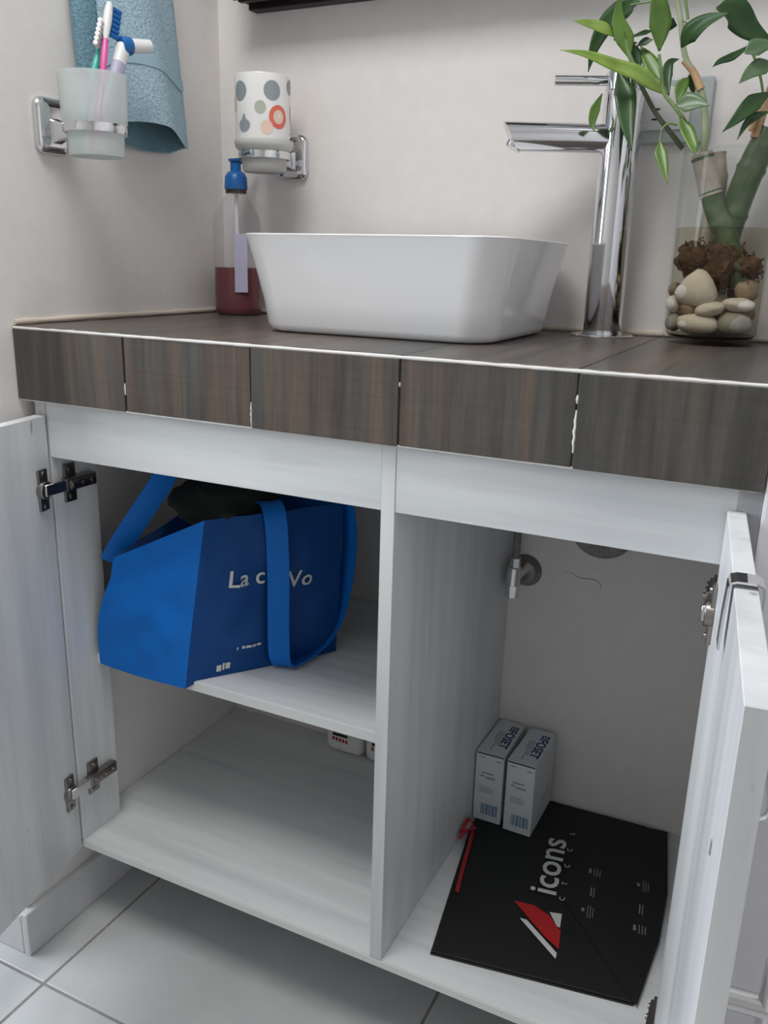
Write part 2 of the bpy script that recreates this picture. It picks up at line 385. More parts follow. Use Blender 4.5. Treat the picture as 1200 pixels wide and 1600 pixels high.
obj('edge_band', boxbm((.0348, .0675, ZS - .0148), (.516, .069, ZS - .0004), .0004, 1), 'edging', sh)
obj('side_panel', boxbm((.013, Y0, ZB), (.0345, .092, .8065), .0005, 1), 'lam_z', cb)
obj('side_panel', boxbm((.866, Y0, ZB), (XR - .001, .092, .8065), .0005, 1), 'lam_z', cb)

def concealed_hinge(parent, hp, d, n, side, z, px):
    """cup plate on the door, arm and winged plate on the side panel; d along the door, n out of its inner face"""
    u = Vector((0, 0, 1)); d, n = Vector((*d, 0)), Vector((*n, 0)); hp = Vector((*hp, z))
    F = frame(hp, d, u)                       # x along the door, y up, z = inner-face normal (sign fixed below)
    s = 1 if F.to_3x3().col[2].dot(n) > 0 else -1
    def loc(a, b): return boxbm((a[0], a[1], min(a[2] * s, b[2] * s)), (b[0], b[1], max(a[2] * s, b[2] * s)), .0012, 2)
    bm = place(loc((.012, -.0275, .0001), (.030, .0275, .0042)), F)                  # cup flange plate
    c = cyl((.021, 0, 0), (.021, 0, .0085 * s), .0125, .0120, 24, .001); add(bm, place(c, F))
    for q in (-.022, .022):
        add(bm, place(cyl((.021, q, .003 * s), (.021, q, .0062 * s), .0036, .0030, 14), F))
    hinge = obj('hinge', bm, 'steel', parent, 40)
    # winged mounting plate on the side panel (fixed to the panel face at x = px)
    dirx = 1 if side == 'L' else -1
    def bx(x0, y0, z0, x1, y1, z1, bv=.0012): return boxbm((min(px + dirx * x0, px + dirx * x1), y0, z + z0), (max(px + dirx * x0, px + dirx * x1), y1, z + z1), bv, 2)
    bm = bx(.0002, .030, -.0265, .004, .050, .0265)
    add(bm, bx(.003, .024, -.0085, .0135, .078, .0085)); add(bm, bx(.012, .030, -.006, .0165, .074, .006))
    for zz in (-.019, .019): add(bm, cyl((px + dirx * .003, .040, z + zz), (px + dirx * .0065, .040, z + zz), .0042, .0036, 14))
    for yy in (.034, .052, .068): add(bm, cyl((px + dirx * .016, yy, z), (px + dirx * .0185, yy, z), .0036, .0032, 14))
    b2 = obj('mounting_plate', bm, 'steel', parent, 40)
    cup = hp + d * .021 + n * .008
    bm = bmesh.new()
    tip = Vector((px + dirx * .010, .030, z))
    ax = (tip - cup); L = ax.length; Fm = frame(cup, ax, u)
    add(bm, place(boxbm((-.004, -.0078, -.0028), (L, .0078, .0028), .001, 1), Fm))
    obj('hinge_arm', bm, 'nickel', parent, 40)

def door(hinge, ang, sgn, ztop, zbot, side):
    a = math.radians(ang); d = Vector((math.sin(a), -math.cos(a), 0)); n = Vector((math.cos(a), math.sin(a), 0)) * sgn
    F = frame((hinge[0], hinge[1], zbot), d, (0, 0, 1)); s = 1 if F.to_3x3().col[2].dot(n) > 0 else -1
    z0, z1 = (-T, 0) if s > 0 else (0, T)
    W = .377; H = ztop - zbot
    dr = obj('door', place(boxbm((0.0008, 0, z0), (W, H, z1), .0006, 1), F), 'lam_z', cb)
    return dr, d, n, F, s, W, H
drL, dL, nL, FL, sL, W_, H_ = door((.033, .012), 11.5, 1, .7875, .133, 'L')
concealed_hinge(drL, (.033, .012), dL[:2], nL[:2], 'L', .693, .0345)
concealed_hinge(drL, (.033, .012), dL[:2], nL[:2], 'L', .240, .0345)
drR, dR, nR, FR, sR, W_, H_ = door((.8595, .012), 6.2, -1, .7845, .133, 'R')
concealed_hinge(drR, (.8595, .012), dR[:2], nR[:2], 'R', .693, .866)
concealed_hinge(drR, (.8595, .012), dR[:2], nR[:2], 'R', .175, .866)
# bar handle on the outer face of the right door: two posts and a grip
def hpt(t, z, out): return Vector((.8595, .012, z)) + dR * t - nR * (T + out)
bm = cyl(hpt(.345, .582, -.0005), hpt(.345, .582, .026), .0065, n=20); add(bm, cyl(hpt(.345, .40, -.0005), hpt(.345, .40, .026), .0065, n=20))
add(bm, cyl(hpt(.345, .37, .026), hpt(.345, .615, .026), .0062, n=20, bv=.001))
obj('handle', bm, 'nickel', drR, 40)
def hptL(t, z, out): return Vector((.033, .012, z)) + dL * t - nL * (T + out)
bm = cyl(hptL(.335, .575, -.0005), hptL(.335, .575, .03), .0065, n=20); add(bm, cyl(hptL(.335, .40, -.0005), hptL(.335, .40, .03), .0065, n=20))
add(bm, cyl(hptL(.335, .37, .03), hptL(.335, .605, .03), .0062, n=20, bv=.001))
obj('handle', bm, 'nickel', drL, 40)
# small chips in the inner face of the right door
for (t, z) in ((.325, .665), (.30, .475)):
    q = Vector((.8595, .012, z)) + dR * t + nR * .0002
    obj('chip', place(boxbm((-.0014, -.005, -.0004), (.0014, .005, .0006), .0004, 1), frame(q, dR, (0, .15, 1))), 'grey_pr', drR)

# over-door towel rack: flat chrome strap over the top edge, rungs outside
rk = thing('over_door_rack', hpt(.185, .60, .004), 'chrome strap rack hooked over the top of the right cabinet door', 'rack')
def dpt(t, z, n_): return Vector((.8595, .012, z)) + dR * t + nR * n_
sec = []
pts2 = [(.0035, .738), (.0032, .760), (.0022, .7838), (.0012, .7868), (-.002, .7878), (-T / 2, .7878), (-T + .001, .7876), (-T - .0022, .7862), (-T - .003, .78), (-T - .0032, .62), (-T - .0032, .545)]
def strap(tc, wid, th=.0016):
    rings = []
    for (nn, z), k in zip(pts2, range(len(pts2))):
        a = Vector(pts2[max(k - 1, 0)]); b = Vector(pts2[min(k + 1, len(pts2) - 1)]); tg = (b - a).normalized(); off = Vector((tg.y, -tg.x)) * (-th)
        p0 = dpt(tc - wid / 2, z, nn); p1 = dpt(tc + wid / 2, z, nn)
        q1 = dpt(tc + wid / 2, z - off.y, nn - off.x); q0 = dpt(tc - wid / 2, z - off.y, nn - off.x)
        rings.append([p0, p1, q1, q0])
    return loft(rings)
obj('strap', strap(.196, .020), 'chrome', rk, 30)
for z, o_ in ((.66, .034), (.60, .034)):
    obj('rung', tube(spline([hpt(.188, z, .0035), hpt(.186, z, .02), hpt(.17, z + .002, o_), hpt(.08, z + .002, o_), hpt(.05, z, .02)], 8), .0022, 10), 'chrome', rk, 60)
# ================================================================== vessel basin
def rr(cx, cy, hx, hy, r, z, n=10): return [(x, y, z) for x, y in rrect(cx, cy, hx, hy, r, n)]
bs = thing('vessel_basin', (.434, .277, ZT), 'white ceramic rounded rectangular vessel basin on the counter', 'basin')
cx, cy = .4245, .2735
prof = [(a + .0085, b + .0045, r - .012, z) for a, b, r, z in [(.136, .112, .045, .9004), (.140, .116, .05, .9012), (.1445, .1205, .053, .904), (.1475, .1235, .054, .910), (.1515, .1275, .055, .940), (.158, .134, .055, .975), (.1665, .1415, .055, 1.013), (.1680, .143, .0555, 1.0168), (.1672, .1422, .055, 1.0180),
        (.1645, .1395, .053, 1.0180), (.1632, .138, .052, 1.0155), (.156, .131, .05, .985), (.148, .123, .05, .945), (.138, .113, .05, .922), (.12, .095, .045, .913), (.06, .05, .03, .911)]]
obj('bowl', loft([rr(cx, cy, *p) for p in prof]), 'ceramic', bs, 50)
obj('drain', lathe([(0, 0), (.022, 0), (.0225, .002), (.016, .003), (0, .0025)], 28, center=(cx, cy, .911)), 'chrome', bs, 40)

# ================================================================== faucet
FX, FY = .650, .405
fc = thing('tall_faucet', (FX, FY, ZT), 'tall chrome single-lever vessel faucet behind the basin', 'faucet')
obj('base_flange', lathe([(0, 0), (.041, 0), (.0415, .0012), (.0400, .0028), (.0265, .0036), (.026, .006), (0, .006)], 44, center=(FX, FY, ZT)), 'chrome_worn', fc, 35)
obj('column', lathe([(0, .0055), (.0246, .0055), (.0252, .0075), (.0242, .297), (.0236, .2985), (0, .2985)], 48, center=(FX, FY, ZT)), 'chrome', fc, 35)
obj('cap', lathe([(0, .2985), (.0205, .2985), (.0205, .3005), (.0238, .3008), (.0236, .3215), (.0215, .3235), (0, .3245)], 48, center=(FX, FY, ZT)), 'chrome', fc, 35)
sd = Vector((-.128, -.058, 0)).normalized()
c0 = Vector((FX, FY, 1.1455))
bm = cyl(c0 + sd * .018, c0 + sd * .140, .0176, .0176, 32)
for v in bm.verts:                                   # slanted cut at the tip, upper side longer
    q = (v.co - c0).dot(sd)
    if q > .1: v.co += sd * ((v.co.z - c0.z) * .5)
obj('spout', bm, 'chrome_worn', fc, 35)
ax = Vector((-.35 * 1, -.15, -.85)).normalized()
p = c0 + sd * .132 + Vector((0, 0, -.0080)); ax = (sd * .5 + Vector((0, 0, -1))).normalized()
obj('aerator', cyl(p, p + ax * .0075, .0112, .0104, 24, .0008), 'chrome_worn', fc, 35)
l0 = Vector((FX, FY, ZT + .312))
obj('lever', cyl(l0 + sd * .020, l0 + sd * .088 + Vector((0, 0, -.001)), .0060, .0060, 20, .0006), 'chrome', fc, 35)

# ================================================================== outlet plate
sw = thing('outlet_plate', (.69, D, 1.142), 'grey glass outlet plate with white sockets on the wall behind the faucet', 'outlet')
obj('plate', boxbm((.628, D - .0085, 1.143), (.7515, D - .0003, 1.2195), .0025, 3), 'plate_gl', sw, 40)
obj('module', boxbm((.642, D - .0112, 1.1585), (.7265, D - .008, 1.2085), .0012, 2), 'plate_w', sw, 40)
for x in (.654, .685):
    for z in (1.1715, 1.1835): obj('slot', boxbm((x - .0045, D - .0118, z - .0010), (x + .0045, D - .0105, z + .0010)), 'black', sw)

# ================================================================== wall cabinet above (only its lower edge shows)
wc = thing('wall_cabinet', (.47, .40, 1.345), 'dark wenge wall cabinet hanging above the basin', 'cabinet')
obj('body', boxbm((.066, .398, 1.356), (.845, D - .0005, 1.75), .001, 1), 'darkwood', wc)
obj('bottom_lip', boxbm((.072, D - .022, 1.3465), (.840, D - .0006, 1.3575), .0008, 1), 'darkwood', wc)
obj('bottom_lip', boxbm((.072, .400, 1.351), (.840, .410, 1.3575), .0008, 1), 'darkwood', wc)
for k in range(2): obj('door', boxbm((.067 + k * .389, .385, 1.352), (.4545 + k * .389, .3975, 1.749), .001, 1), 'darkwood', wc)

# ================================================================== soap dispenser bottle
bx_, by_ = .0605, .402
sp = thing('soap_bottle', (bx_, by_, ZT), 'clear pump bottle half full of red soap in the counter corner', 'bottle')
obj('bottle', lathe([(0, .0005), (.034, .0005), (.0372, .004), (.0378, .012), (.0372, .08), (.0372, .135), (.0345, .152), (.024, .172), (.0165, .182), (.0155, .190)], 40, center=(bx_, by_, ZT)), 'clear_pl', sp, 60)
obj('soap', lathe([(0, .0012), (.033, .0012), (.0363, .005), (.0368, .012), (.0363, .0735), (0, .0735)], 40, center=(bx_, by_, ZT)), 'soap_liq', sp, 40)
obj('label', place(boxbm((.0, 0, 0), (.020, .088, .0010), .0003, 1), frame((bx_ + .0185, by_ - .0345, ZT + .036), (.82, .57, 0), (0, 0, 1))), 'lilac_lab', sp)
obj('collar', lathe([(0, .185), (.0165, .185), (.0165, .192), (0, .192)], 28, center=(bx_, by_, ZT)), 'base_dark', sp, 40)
obj('pump_head', lathe([(0, .191), (.0175, .191), (.0180, .193), (.0172, .209), (.0130, .216), (.0085, .218), (.0080, .231), (.0110, .2325), (.0112, .2355), (0, .236)], 32, center=(bx_, by_, ZT)), 'blue_pl', sp, 40)
obj('nozzle', cyl((bx_, by_, ZT + .2335), (bx_ + .012, by_ + .026, ZT + .2320), .0042, .0034, 14), 'blue_pl', sp, 40)
obj('dip_tube', cyl((bx_, by_, ZT + .074), (bx_, by_, ZT + .19), .0035, n=12), 'white_pl', sp, 40)

# ================================================================== wall holders with tumblers
def holder(pos, wall, label):
    """pos: cup axis (x, y, ring z); wall: 'L' or 'B'"""
    x, y, z = pos
    h = thing('tumbler_holder', (x, y, z - .035), label, 'holder', None)
    if wall == 'B': o, X, U, Nn = Vector((x, D, z)), Vector((1, 0, 0)), Vector((0, 0, 1)), Vector((0, -1, 0)); L = D - y
    else: o, X, U, Nn = Vector((0, y, z)), Vector((0, 1, 0)), Vector((0, 0, 1)), Vector((1, 0, 0)); L = x
    F = Matrix(((X.x, U.x, Nn.x, o.x), (X.y, U.y, Nn.y, o.y), (X.z, U.z, Nn.z, o.z), (0, 0, 0, 1)))
    rings = [[(a, b, q) for a, b in rrect(0, 0.006, hx, hy, r, 6)] for hx, hy, r, q in ((.0265, .0325, .013, .0003), (.0275, .0335, .0135, .003), (.0270, .033, .013, .007), (.023, .029, .011, .0105), (.016, .021, .008, .0125))]
    obj('wall_plate', place(loft(rings), F), 'chrome', h, 50)
    bm = loft([[(a, b, q) for a, b in rrect(0, yy, hx, hy, .004, 4)] for hx, hy, yy, q in ((.0105, .015, 0, .011), (.0085, .011, 0, .022), (.0075, .0075, -.0005, L - .0385), (.0075, .006, -.0005, L - .034))])
    obj('arm', place(bm, F), 'chrome', h, 50)
    n = 48; prof = [(.0352, -.0055), (.0380, -.0055), (.0388, 0), (.0380, .0045), (.0352, .0045)]
    bm = lathe(prof + [prof[0]], n, center=(x, y, z)); obj('ring', bm, 'chrome', h, 40)
    return h
holder((.077, .0875, 1.1355), 'L', 'chrome tumbler holder on the left wall beside the towel')
tl = tag(obj('frosted_tumbler', lathe([(0, -.0315), (.0325, -.0315), (.0335, -.029), (.0338, -.01), (.0350, .0), (.0385, .0065), (.0395, .02), (.0405, .061), (.0390, .0612), (.0378, .02), (.0335, .004), (.032, -.027), (0, -.028)], 48, center=(.077, .0875, 1.1355)), 'frost', None, 60), 'frosted glass tumbler holding toothbrushes on the left wall', 'tumbler')
hx, hy, hz = .1375, .367, 1.1345
holder((hx, hy, hz), 'B', 'chrome tumbler holder on the back wall above the soap bottle')
tag(obj('frosted_dish', lathe([(0, -.023), (.030, -.023), (.0325, -.020), (.0335, -.004), (.0345, .004), (.0415, .009), (.0432, .014), (.0435, .0195), (.0415, .0195), (.0405, .0135), (.032, .004), (.030, -.016), (0, -.0185)], 48, center=(hx, hy, hz)), 'frost_w', None, 60), 'frosted white glass dish in the back wall holder under the spotted cup', 'dish')
# spotted cup standing in the dish
cupz = hz + .0075
ck = thing('spotted_cup', (hx - .002, hy, cupz), 'white cup with grey and coral dots standing in the frosted dish', 'cup')
cxx = hx - .002
obj('body', lathe([(0, 0), (.0305, 0), (.0318, .003), (.0325, .006), (.0392, .0068), (.0395, .02), (.0405, .0965), (.0398, .0985), (.0385, .0968), (.037, .02), (.034, .008), (0, .006)], 56, center=(cxx, hy, cupz)), 'wht_gl', ck, 50)
def cup_r(z): return .0395 + .001 * (z - .02) / .0765
def dot(name, ang, z, rx, rz, m, lift=.0004, drop=False):
    bm = bmesh.new(); n = 26; ring = []
    def P(a, zz):
        r = cup_r(zz) + lift; return (cxx + r * math.cos(a), hy + r * math.sin(a), cupz + zz)
    a0 = math.radians(ang); c = bm.verts.new(P(a0, z)); mid = []
    for k in range(n):
        t = 2 * math.pi * k / n; u, v = math.cos(t), math.sin(t)
        if drop: u *= (1 - .55 * max(0, v)) if v > 0 else 1; v = v * (1.35 if v > 0 else 1); u *= 1 if v < .5 else .55
        mid.append(bm.verts.new(P(a0 + .5 * u * rx / .04, z + .5 * v * rz))); ring.append(bm.verts.new(P(a0 + u * rx / .04, z + v * rz)))
    for k in range(n):
        j = (k + 1) % n; bm.faces.new((c, mid[k], mid[j])); bm.faces.new((mid[k], ring[k], ring[j], mid[j]))
    bmesh.ops.recalc_face_normals(bm, faces=bm.faces); return obj(name, bm, m, ck, 180)
va = math.degrees(math.atan2(-.782 - hy, .903 - cxx))       # direction the cup faces
for da, z, r, m in ((-52, .075, .0125, 'dot_grey'), (20, .0755, .0125, 'dot_grey'), (-5, .053, .0082, 'dot_sage'), (72, .084, .0095, 'dot_grey'), (34, .0415, .0150, 'dot_coral'), (8, .027, .009, 'dot_peach'), (95, .05, .012, 'dot_sage'), (130, .075, .012, 'dot_coral'), (165, .04, .012, 'dot_grey'), (205, .07, .013, 'dot_sage'), (240, .04, .012, 'dot_coral'), (280, .06, .010, 'dot_peach')):
    dot('dot', va + da, z, r, r * 1.05, m)
dot('dot', va + 34, .0415, .0085, .0095, 'dot_peach', .0007); dot('dot', va + 35, .0425, .0026, .0026, 'wht_gl', .001)
dot('drop', va - 42, .031, .0105, .0105, 'dot_grey', .0004, True)

# ================================================================== toothbrushes and toothpaste in the left tumbler
def brush(p0, p1, hm, headm, label, tipm, nrm):
    p0, p1 = Vector(p0), Vector(p1); ax = (p1 - p0).normalized(); F = frame(p0, ax, nrm); L = (p1 - p0).length
    t = thing('toothbrush', p0, label, 'toothbrush')
    bm = tube([F @ Vector((L * k / 16, .0022 * math.sin(k / 16 * 5), 0)) for k in range(13)], lambda s: .0046 - .0018 * s + .0012 * math.sin(s * 9), 12); obj('handle', bm, hm, t, 60)
    bm = tube([F @ Vector((L * k / 16, .0022 * math.sin(k / 16 * 5), 0)) for k in range(12, 17)], lambda s: .0030 + .0028 * math.sin(math.pi * min(1, s * .9)), 12); obj('head', bm, headm, t, 60)
    bm = bmesh.new()
    for k in range(6):
        q = F @ Vector((L * (.80 + .035 * k), .0035, 0)); add(bm, cyl(q, q + (F.to_3x3() @ Vector((0, .0105, 0))), .0032, .0030, 8))
    obj('bristles', bm, tipm, t, 40)
brush((.088, .068, 1.112), (.0715, .1335, 1.284), 'pink', 'white_pl', 'pink-handled toothbrush with white head and blue bristles, tallest in the tumbler', 'blue_pl', (.3, 1, .0))
brush((.060, .074, 1.112), (.067, .124, 1.262), 'teal', 'teal', 'teal toothbrush with white bristles, shorter one in the frosted tumbler', 'white_pl', (.4, -.8, .2))
tp = thing('toothpaste_tube', (.08, .1, 1.115), 'white and blue toothpaste tube with white cap leaning out of tumbler', 'tube')
A, B = Vector((.082, .084, 1.118)), Vector((.084, .1375, 1.2375))
ax = (B - A).normalized(); F = frame(A, ax, (0, 1, -.4)); L = (B - A).length
obj('tube_body', place(loft([[(q, a, b) for a, b in rrect(0, 0, hx_, hy_, min(hx_, hy_) * .95, 5)] for q, hx_, hy_ in ((0, .012, .001), (.03, .011, .004), (L * .7, .009, .007), (L, .0085, .0085))]), F), 'white_pl', tp, 60)
obj('stripe', place(loft([[(q, a, b) for a, b in rrect(0, 0, hx_, hy_, min(hx_, hy_) * .95, 5)] for q, hx_, hy_ in ((L * .3, .0108, .0052), (L * .7, .0093, .0074), (L * .82, .0091, .008))]), F), 'lilac_lab', tp, 60)
c1 = B + Vector((.0, .008, .006)); cd = Vector((.012, .036, .006)).normalized()
obj('shoulder', cyl(B - cd * .004, B + cd * .010 + Vector((0, 0, .0)), .0115, .0105, 24, .001), 'blue_pl', tp, 40)
obj('cap', cyl(B + cd * .0102, B + cd * .038, .0088, .0078, 24, .001), 'white_pl', tp, 40)
# ================================================================== towel hanging on the left wall
tw = thing('hand_towel', (.04, .22, 1.13), 'light blue terry hand towel hanging on the left wall', 'towel')
def towel_ring(s, k0=0):
    """s 0 = bottom hem, 1 = top; ring of points round a flattened tube"""
    n = 56; yc = .243 - .028 * s; hw = .076 - .006 * s - .018 * max(0, s - .75) * 4; out = []
    for k in range(n):
        a = 2 * math.pi * k / n; cyy, cxx_ = math.cos(a), math.sin(a)
        yy = yc + hw * cyy; th = (.017 + .006 * (1 - s)) * (1 - .25 * s)
        xx = .030 + th * cxx_ + .004 * math.sin(yy * 60 + s * 3) * (.4 + .6 * (1 - s)) + .010 * (1 - s) * (1 if cxx_ > 0 else 0) * (1 - cyy * cyy)
        front = max(0, cxx_)
        zb_ = 1.131 + .006 * (cyy) * .5 + .028 * front ** .6 * (1 - .95 * max(0, cyy)) + .012 * max(0, -cyy)
        if cyy > .8: zb_ += .008 * (cyy - .8) / .2
        z = zb_ + (1.46 - zb_) * s
        out.append((max(xx, .004), yy, z))
    return out
S_ = [0, .012, .03, .06, .10, .16, .22, .24, .26, .28, .30, .4, .5, .6, .7, .8, .9, 1]
bm = loft([towel_ring(s) for s in S_], False, True)
for f in bm.faces:
    z = sum(v.co.z for v in f.verts) / len(f.verts)
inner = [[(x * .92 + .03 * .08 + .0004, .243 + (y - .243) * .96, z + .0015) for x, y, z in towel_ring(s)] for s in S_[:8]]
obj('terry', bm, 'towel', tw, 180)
obj('inner_face', loft(inner, False, True), 'towel_shade', tw, 180)
bm = loft([[(x + (.0010 if x > .03 else -.0), .2335 + (y - .2335) * 1.012, z) for x, y, z in towel_ring(s)] for s in (.235, .25, .265, .28)], False, False)
obj('woven_band', bm, 'towel_band', tw, 180)
# back fold showing as a narrow strip with its shade painted in at the towel's near side
pts = [(1.215, .140), (1.26, .136), (1.31, .134), (1.46, .139)]
bm = loft([[(.006, y - .004, z), (.006, y + .05, z), (.020, y + .05, z), (.024, y + .012, z), (.020, y, z), (.012, y - .006, z)] for z, y in pts]); obj('fold', bm, 'towel_shade', tw, 60)
obj('hanging_loop', tube(spline([(.012, .20, 1.455), (.012, .205, 1.50), (.012, .22, 1.455)], 8), .003, 10), 'towel', tw, 60)
hk = thing('towel_hook', (0, .205, 1.48), 'small chrome wall hook carrying the blue towel', 'hook')
obj('wall_plate', cyl((.0003, .205, 1.493), (.006, .205, 1.493), .018, .016, 28, .001), 'chrome', hk, 40)
obj('peg', tube(spline([(.005, .205, 1.493), (.022, .205, 1.490), (.030, .205, 1.505)], 8), .0042, 12), 'chrome', hk, 60)

# ================================================================== plumbing in the right compartment
vx, vz = .554, .535
av = thing('angle_valve', (vx, .41, .5), 'small angle valve with braided hose on the wall under the basin', 'valve')
def ycyl(x, z, y0, y1, r0, r1=None, bv=.0008, n=28): return cyl((x, y0, z), (x, y1, z), r0, r1, n, bv)
obj('escutcheon', ycyl(vx + .004, vz - .002, D - .0003, D - .012, .026, .019), 'steel', av, 40)
obj('body', add(ycyl(vx, vz, D - .010, .396, .0082), cyl((vx - .002, .402, vz - .012), (vx - .001, .402, vz + .018), .0115, .0105, 24, .001)), 'nickel', av, 40)
hb = cyl((vx - .002, .402, vz - .031), (vx - .002, .402, vz - .010), .0105, .0125, 8, .001)
obj('knob', hb, 'chrome', av, 30)
obj('hose_nut', cyl((vx, .402, vz + .017), (vx + .0004, .402, vz + .033), .0085, .0085, 6, .0008), 'nickel', av, 30)
obj('hose', tube(spline([(vx + .0004, .402, vz + .031), (vx + .001, .402, vz + .09), (vx + .006, .405, vz + .18), (vx + .02, .407, .806)], 10), .0062, 14), 'braid', av, 60)
dp = thing('drain_trap', (.69, .33, .61), 'grey drain trap showing just below the right cabinet rail', 'pipe')
tp_ = [(.62 + .07, .262, .806), (.69, .262, .70), (.69, .264, .650)]
R_ = .030; c_ = (.690, .345, .650)
arc = [(.690 + R_ * math.cos(a) * 1.0, .345 + .02 * math.cos(a), .652 - .030 * math.sin(a)) for a in [math.pi * k / 18 for k in range(19)]]
arc = [(.690 - .030, .345, .806), (.660, .345, .70)] + [(.690 - .030 * math.cos(a), .345, .646 - .0255 * math.sin(a)) for a in [math.pi * k / 16 for k in range(17)]] + [(.720, .345, .672), (.722, .365, .690), (.722, .40, .694), (.722, D - .0005, .694)]
obj('trap_bend', tube(arc, .0125, 18), 'braid', dp, 60)
obj('wall_flange', ycyl(.722, .694, D - .0003, D - .008, .030, .022), 'steel', dp, 40)
obj('trap_nut', cyl((.660, .345, .70), (.660, .345, .722), .018, .018, 10, .001), 'steel', dp, 30)
ck_ = obj('crack', tube(spline([(.617, D - .0001, .541), (.63, D - .0001, .541), (.644, D - .0001, .536), (.664, D - .0001, .537), (.675, D - .0001, .530), (.673, D - .0001, .521)], 6), lambda t: .00055 * math.sin(math.pi * min(.95, max(.05, t))) + .0001, 6), 'grey_pr', bpy.data.objects['wall_back'], 60)

# ================================================================== two cartons
def carton(x0, x1, y0, y1, z0, z1, label, skew):
    Rz = Matrix.Rotation(math.radians(skew), 4, 'Z'); F = Matrix.Translation((x0, y0, z0)) @ Rz; w, dpt_, h = x1 - x0, y1 - y0, z1 - z0
    c = thing('carton', (x0 + w / 2, y0 + dpt_ / 2, z0), label, 'box')
    bk = lambda a, b, bv=.0: place(boxbm(a, b, bv, 1), F)
    obj('body', bk((0, 0, 0), (w, dpt_, h - .0014), .0008), 'box_w', c)
    poly = [(0.0, .0012), (w, .0012), (w, dpt_ - .004), (w - .006, dpt_), (.006, dpt_), (.004, dpt_ * .72), (.0015, dpt_ * .7), (.003, dpt_ * .42), (.0004, dpt_ * .38)]
    obj('lid_flap', place(prism(poly, h - .0013, h + .0003), F), 'box_w', c)
    obj('flap_gap_shade', bk((.0012, -.0002, h - .0022), (w - .001, .0006, h - .0006)), 'base_dark', c)  # dark strip painted in for the shade of the lid flap gap
    up = F.to_3x3()
    tx = F @ Vector((w * .57, dpt_ * .76, h + .0004))
    text('brand_word', 'FOSET', .0205, frame(tx, up @ Vector((0, -1, 0)), up @ Vector((1, 0, 0))), 'navy', c, xs=1.0, bold=.0006)
    obj('logo', bk((w * .60, dpt_ * .77, h + .0003), (w * .60 + .0125, dpt_ * .77 + .010, h + .0006)), 'navy', c)
    for q in (.0028, .0074): obj('logo_gap', bk((w * .60 + q, dpt_ * .77 + .002, h + .0005), (w * .60 + q + .0022, dpt_ * .77 + .0075, h + .0008)), 'box_w', c)
    for k, (o_, l_) in enumerate(((.46, .045), (.38, .06), (.30, .03))): obj('print_line', bk((w * o_, dpt_ * .66 - l_, h + .0003), (w * o_ + .0018, dpt_ * .66, h + .0005)), 'greyblue', c)
    fy = -.0003
    for k in range(11):
        bw = (.0011, .0018, .0009, .0022)[k % 4]; obj('barcode_bar', bk((w * .28 + k * .0026, fy, .012), (w * .28 + k * .0026 + bw, .0003, .031)), 'lblue', c)
    for (a0, a1, z, th, m) in ((.12, .34, .93, .0018, 'greyblue'), (.72, .9, .91, .0022, 'greyblue'), (.24, .64, .70, .003, 'greyblue'), (.2, .34, .655, .003, 'greyblue'), (.38, .72, .635, .0036, 'greyblue'), (.18, .6, .50, .0012, 'greyblue'), (.18, .72, .475, .0012, 'greyblue'), (.18, .66, .45, .0012, 'greyblue'), (.18, .7, .425, .0012, 'greyblue')):
        obj('print_line', bk((w * a0, fy, h * z), (w * a1, .0003, h * z + th)), m, c)
    obj('side_slot', bk((w - .0004, dpt_ * .42, h * .30), (w + .0004, dpt_ * .80, h * .315)), 'greyblue', c)
    return c
PZ = ZB + .0062
carton(.5345, .5795, .334, .444, PZ, .2695, 'white carton against the divider, left of the two cartons', 0.5)
carton(.5860, .6300, .329, .438, PZ, .2715, 'white carton on the black bag, right of the two cartons', -1.0)

# ================================================================== folded black paper bag
pb = thing('paper_bag', (.69, .25, ZB), 'flat folded black paper bag with white lettering and red logo', 'bag')
A_ = [(0.5835, 0.0507), (0.83, 0.0899), (0.8386, 0.1821), (0.8303, 0.3021), (0.7836, 0.4463), (0.6166, 0.4405), (0.5385, 0.4405), (0.5385, 0.3153)]
obj('back_panel', prism(A_, ZB + .0003, ZB + .0026, .0006), 'blk_paper', pb)
A2 = [(0.5850, 0.0525), (0.829, 0.0913), (0.8255, 0.1821), (0.80, 0.3021), (0.70, 0.4263), (0.6176, 0.4095), (0.5405, 0.43), (0.5405, 0.3160)]
obj('front_panel', prism(A2, ZB + .0028, ZB + .0058, .0008), 'blk_paper', pb)
B_ = [(0.8262, 0.0936), (0.8339, 0.0868), (0.8411, 0.2041), (0.837, 0.3016), (0.8161, 0.4413), (0.6788, 0.4261), (0.705, 0.2266)]
obj('gusset', prism(B_, ZB + .0059, ZB + .0076, .0006), 'blk_paper', pb)
ZP = ZB + .0077
def decal(name, poly, m, z=ZP): return obj(name, prism(poly, z, z + .0003), m, pb)
decal('logo_stripe', [(0.6508, 0.185), (0.6775, 0.1894), (0.7014, 0.1805), (0.7228, 0.1594), (0.7287, 0.128), (0.7056, 0.1415)], 'red')
decal('logo_bar', [(0.6677, 0.1574), (0.6771, 0.1585), (0.7282, 0.1206), (0.7293, 0.1106)], 'white_pr')
decal('logo_wedge', [(0.7006, 0.1867), (0.7161, 0.1909), (0.7203, 0.1657), (0.7159, 0.1659)], 'white_pr')
F_ = frame((.6995, .2185, ZP + .0002), (-.0202, .1476, 0), (-1, -.13, 0))
text('printed_word', 'icons', .0545, F_, 'white_pr', pb, xs=1.13, bold=.0006)
for (x, y), ch in zip([(0.7089, 0.2193), (0.7041, 0.2513), (0.698, 0.289), (0.6923, 0.326), (0.6859, 0.3667)], 'CTCCL'):
    text('printed_letter', ch, .011, frame((x + .004, y - .003, ZP + .0002), (-.0202, .1476, 0), (-1, -.13, 0)), 'white_pr', pb)
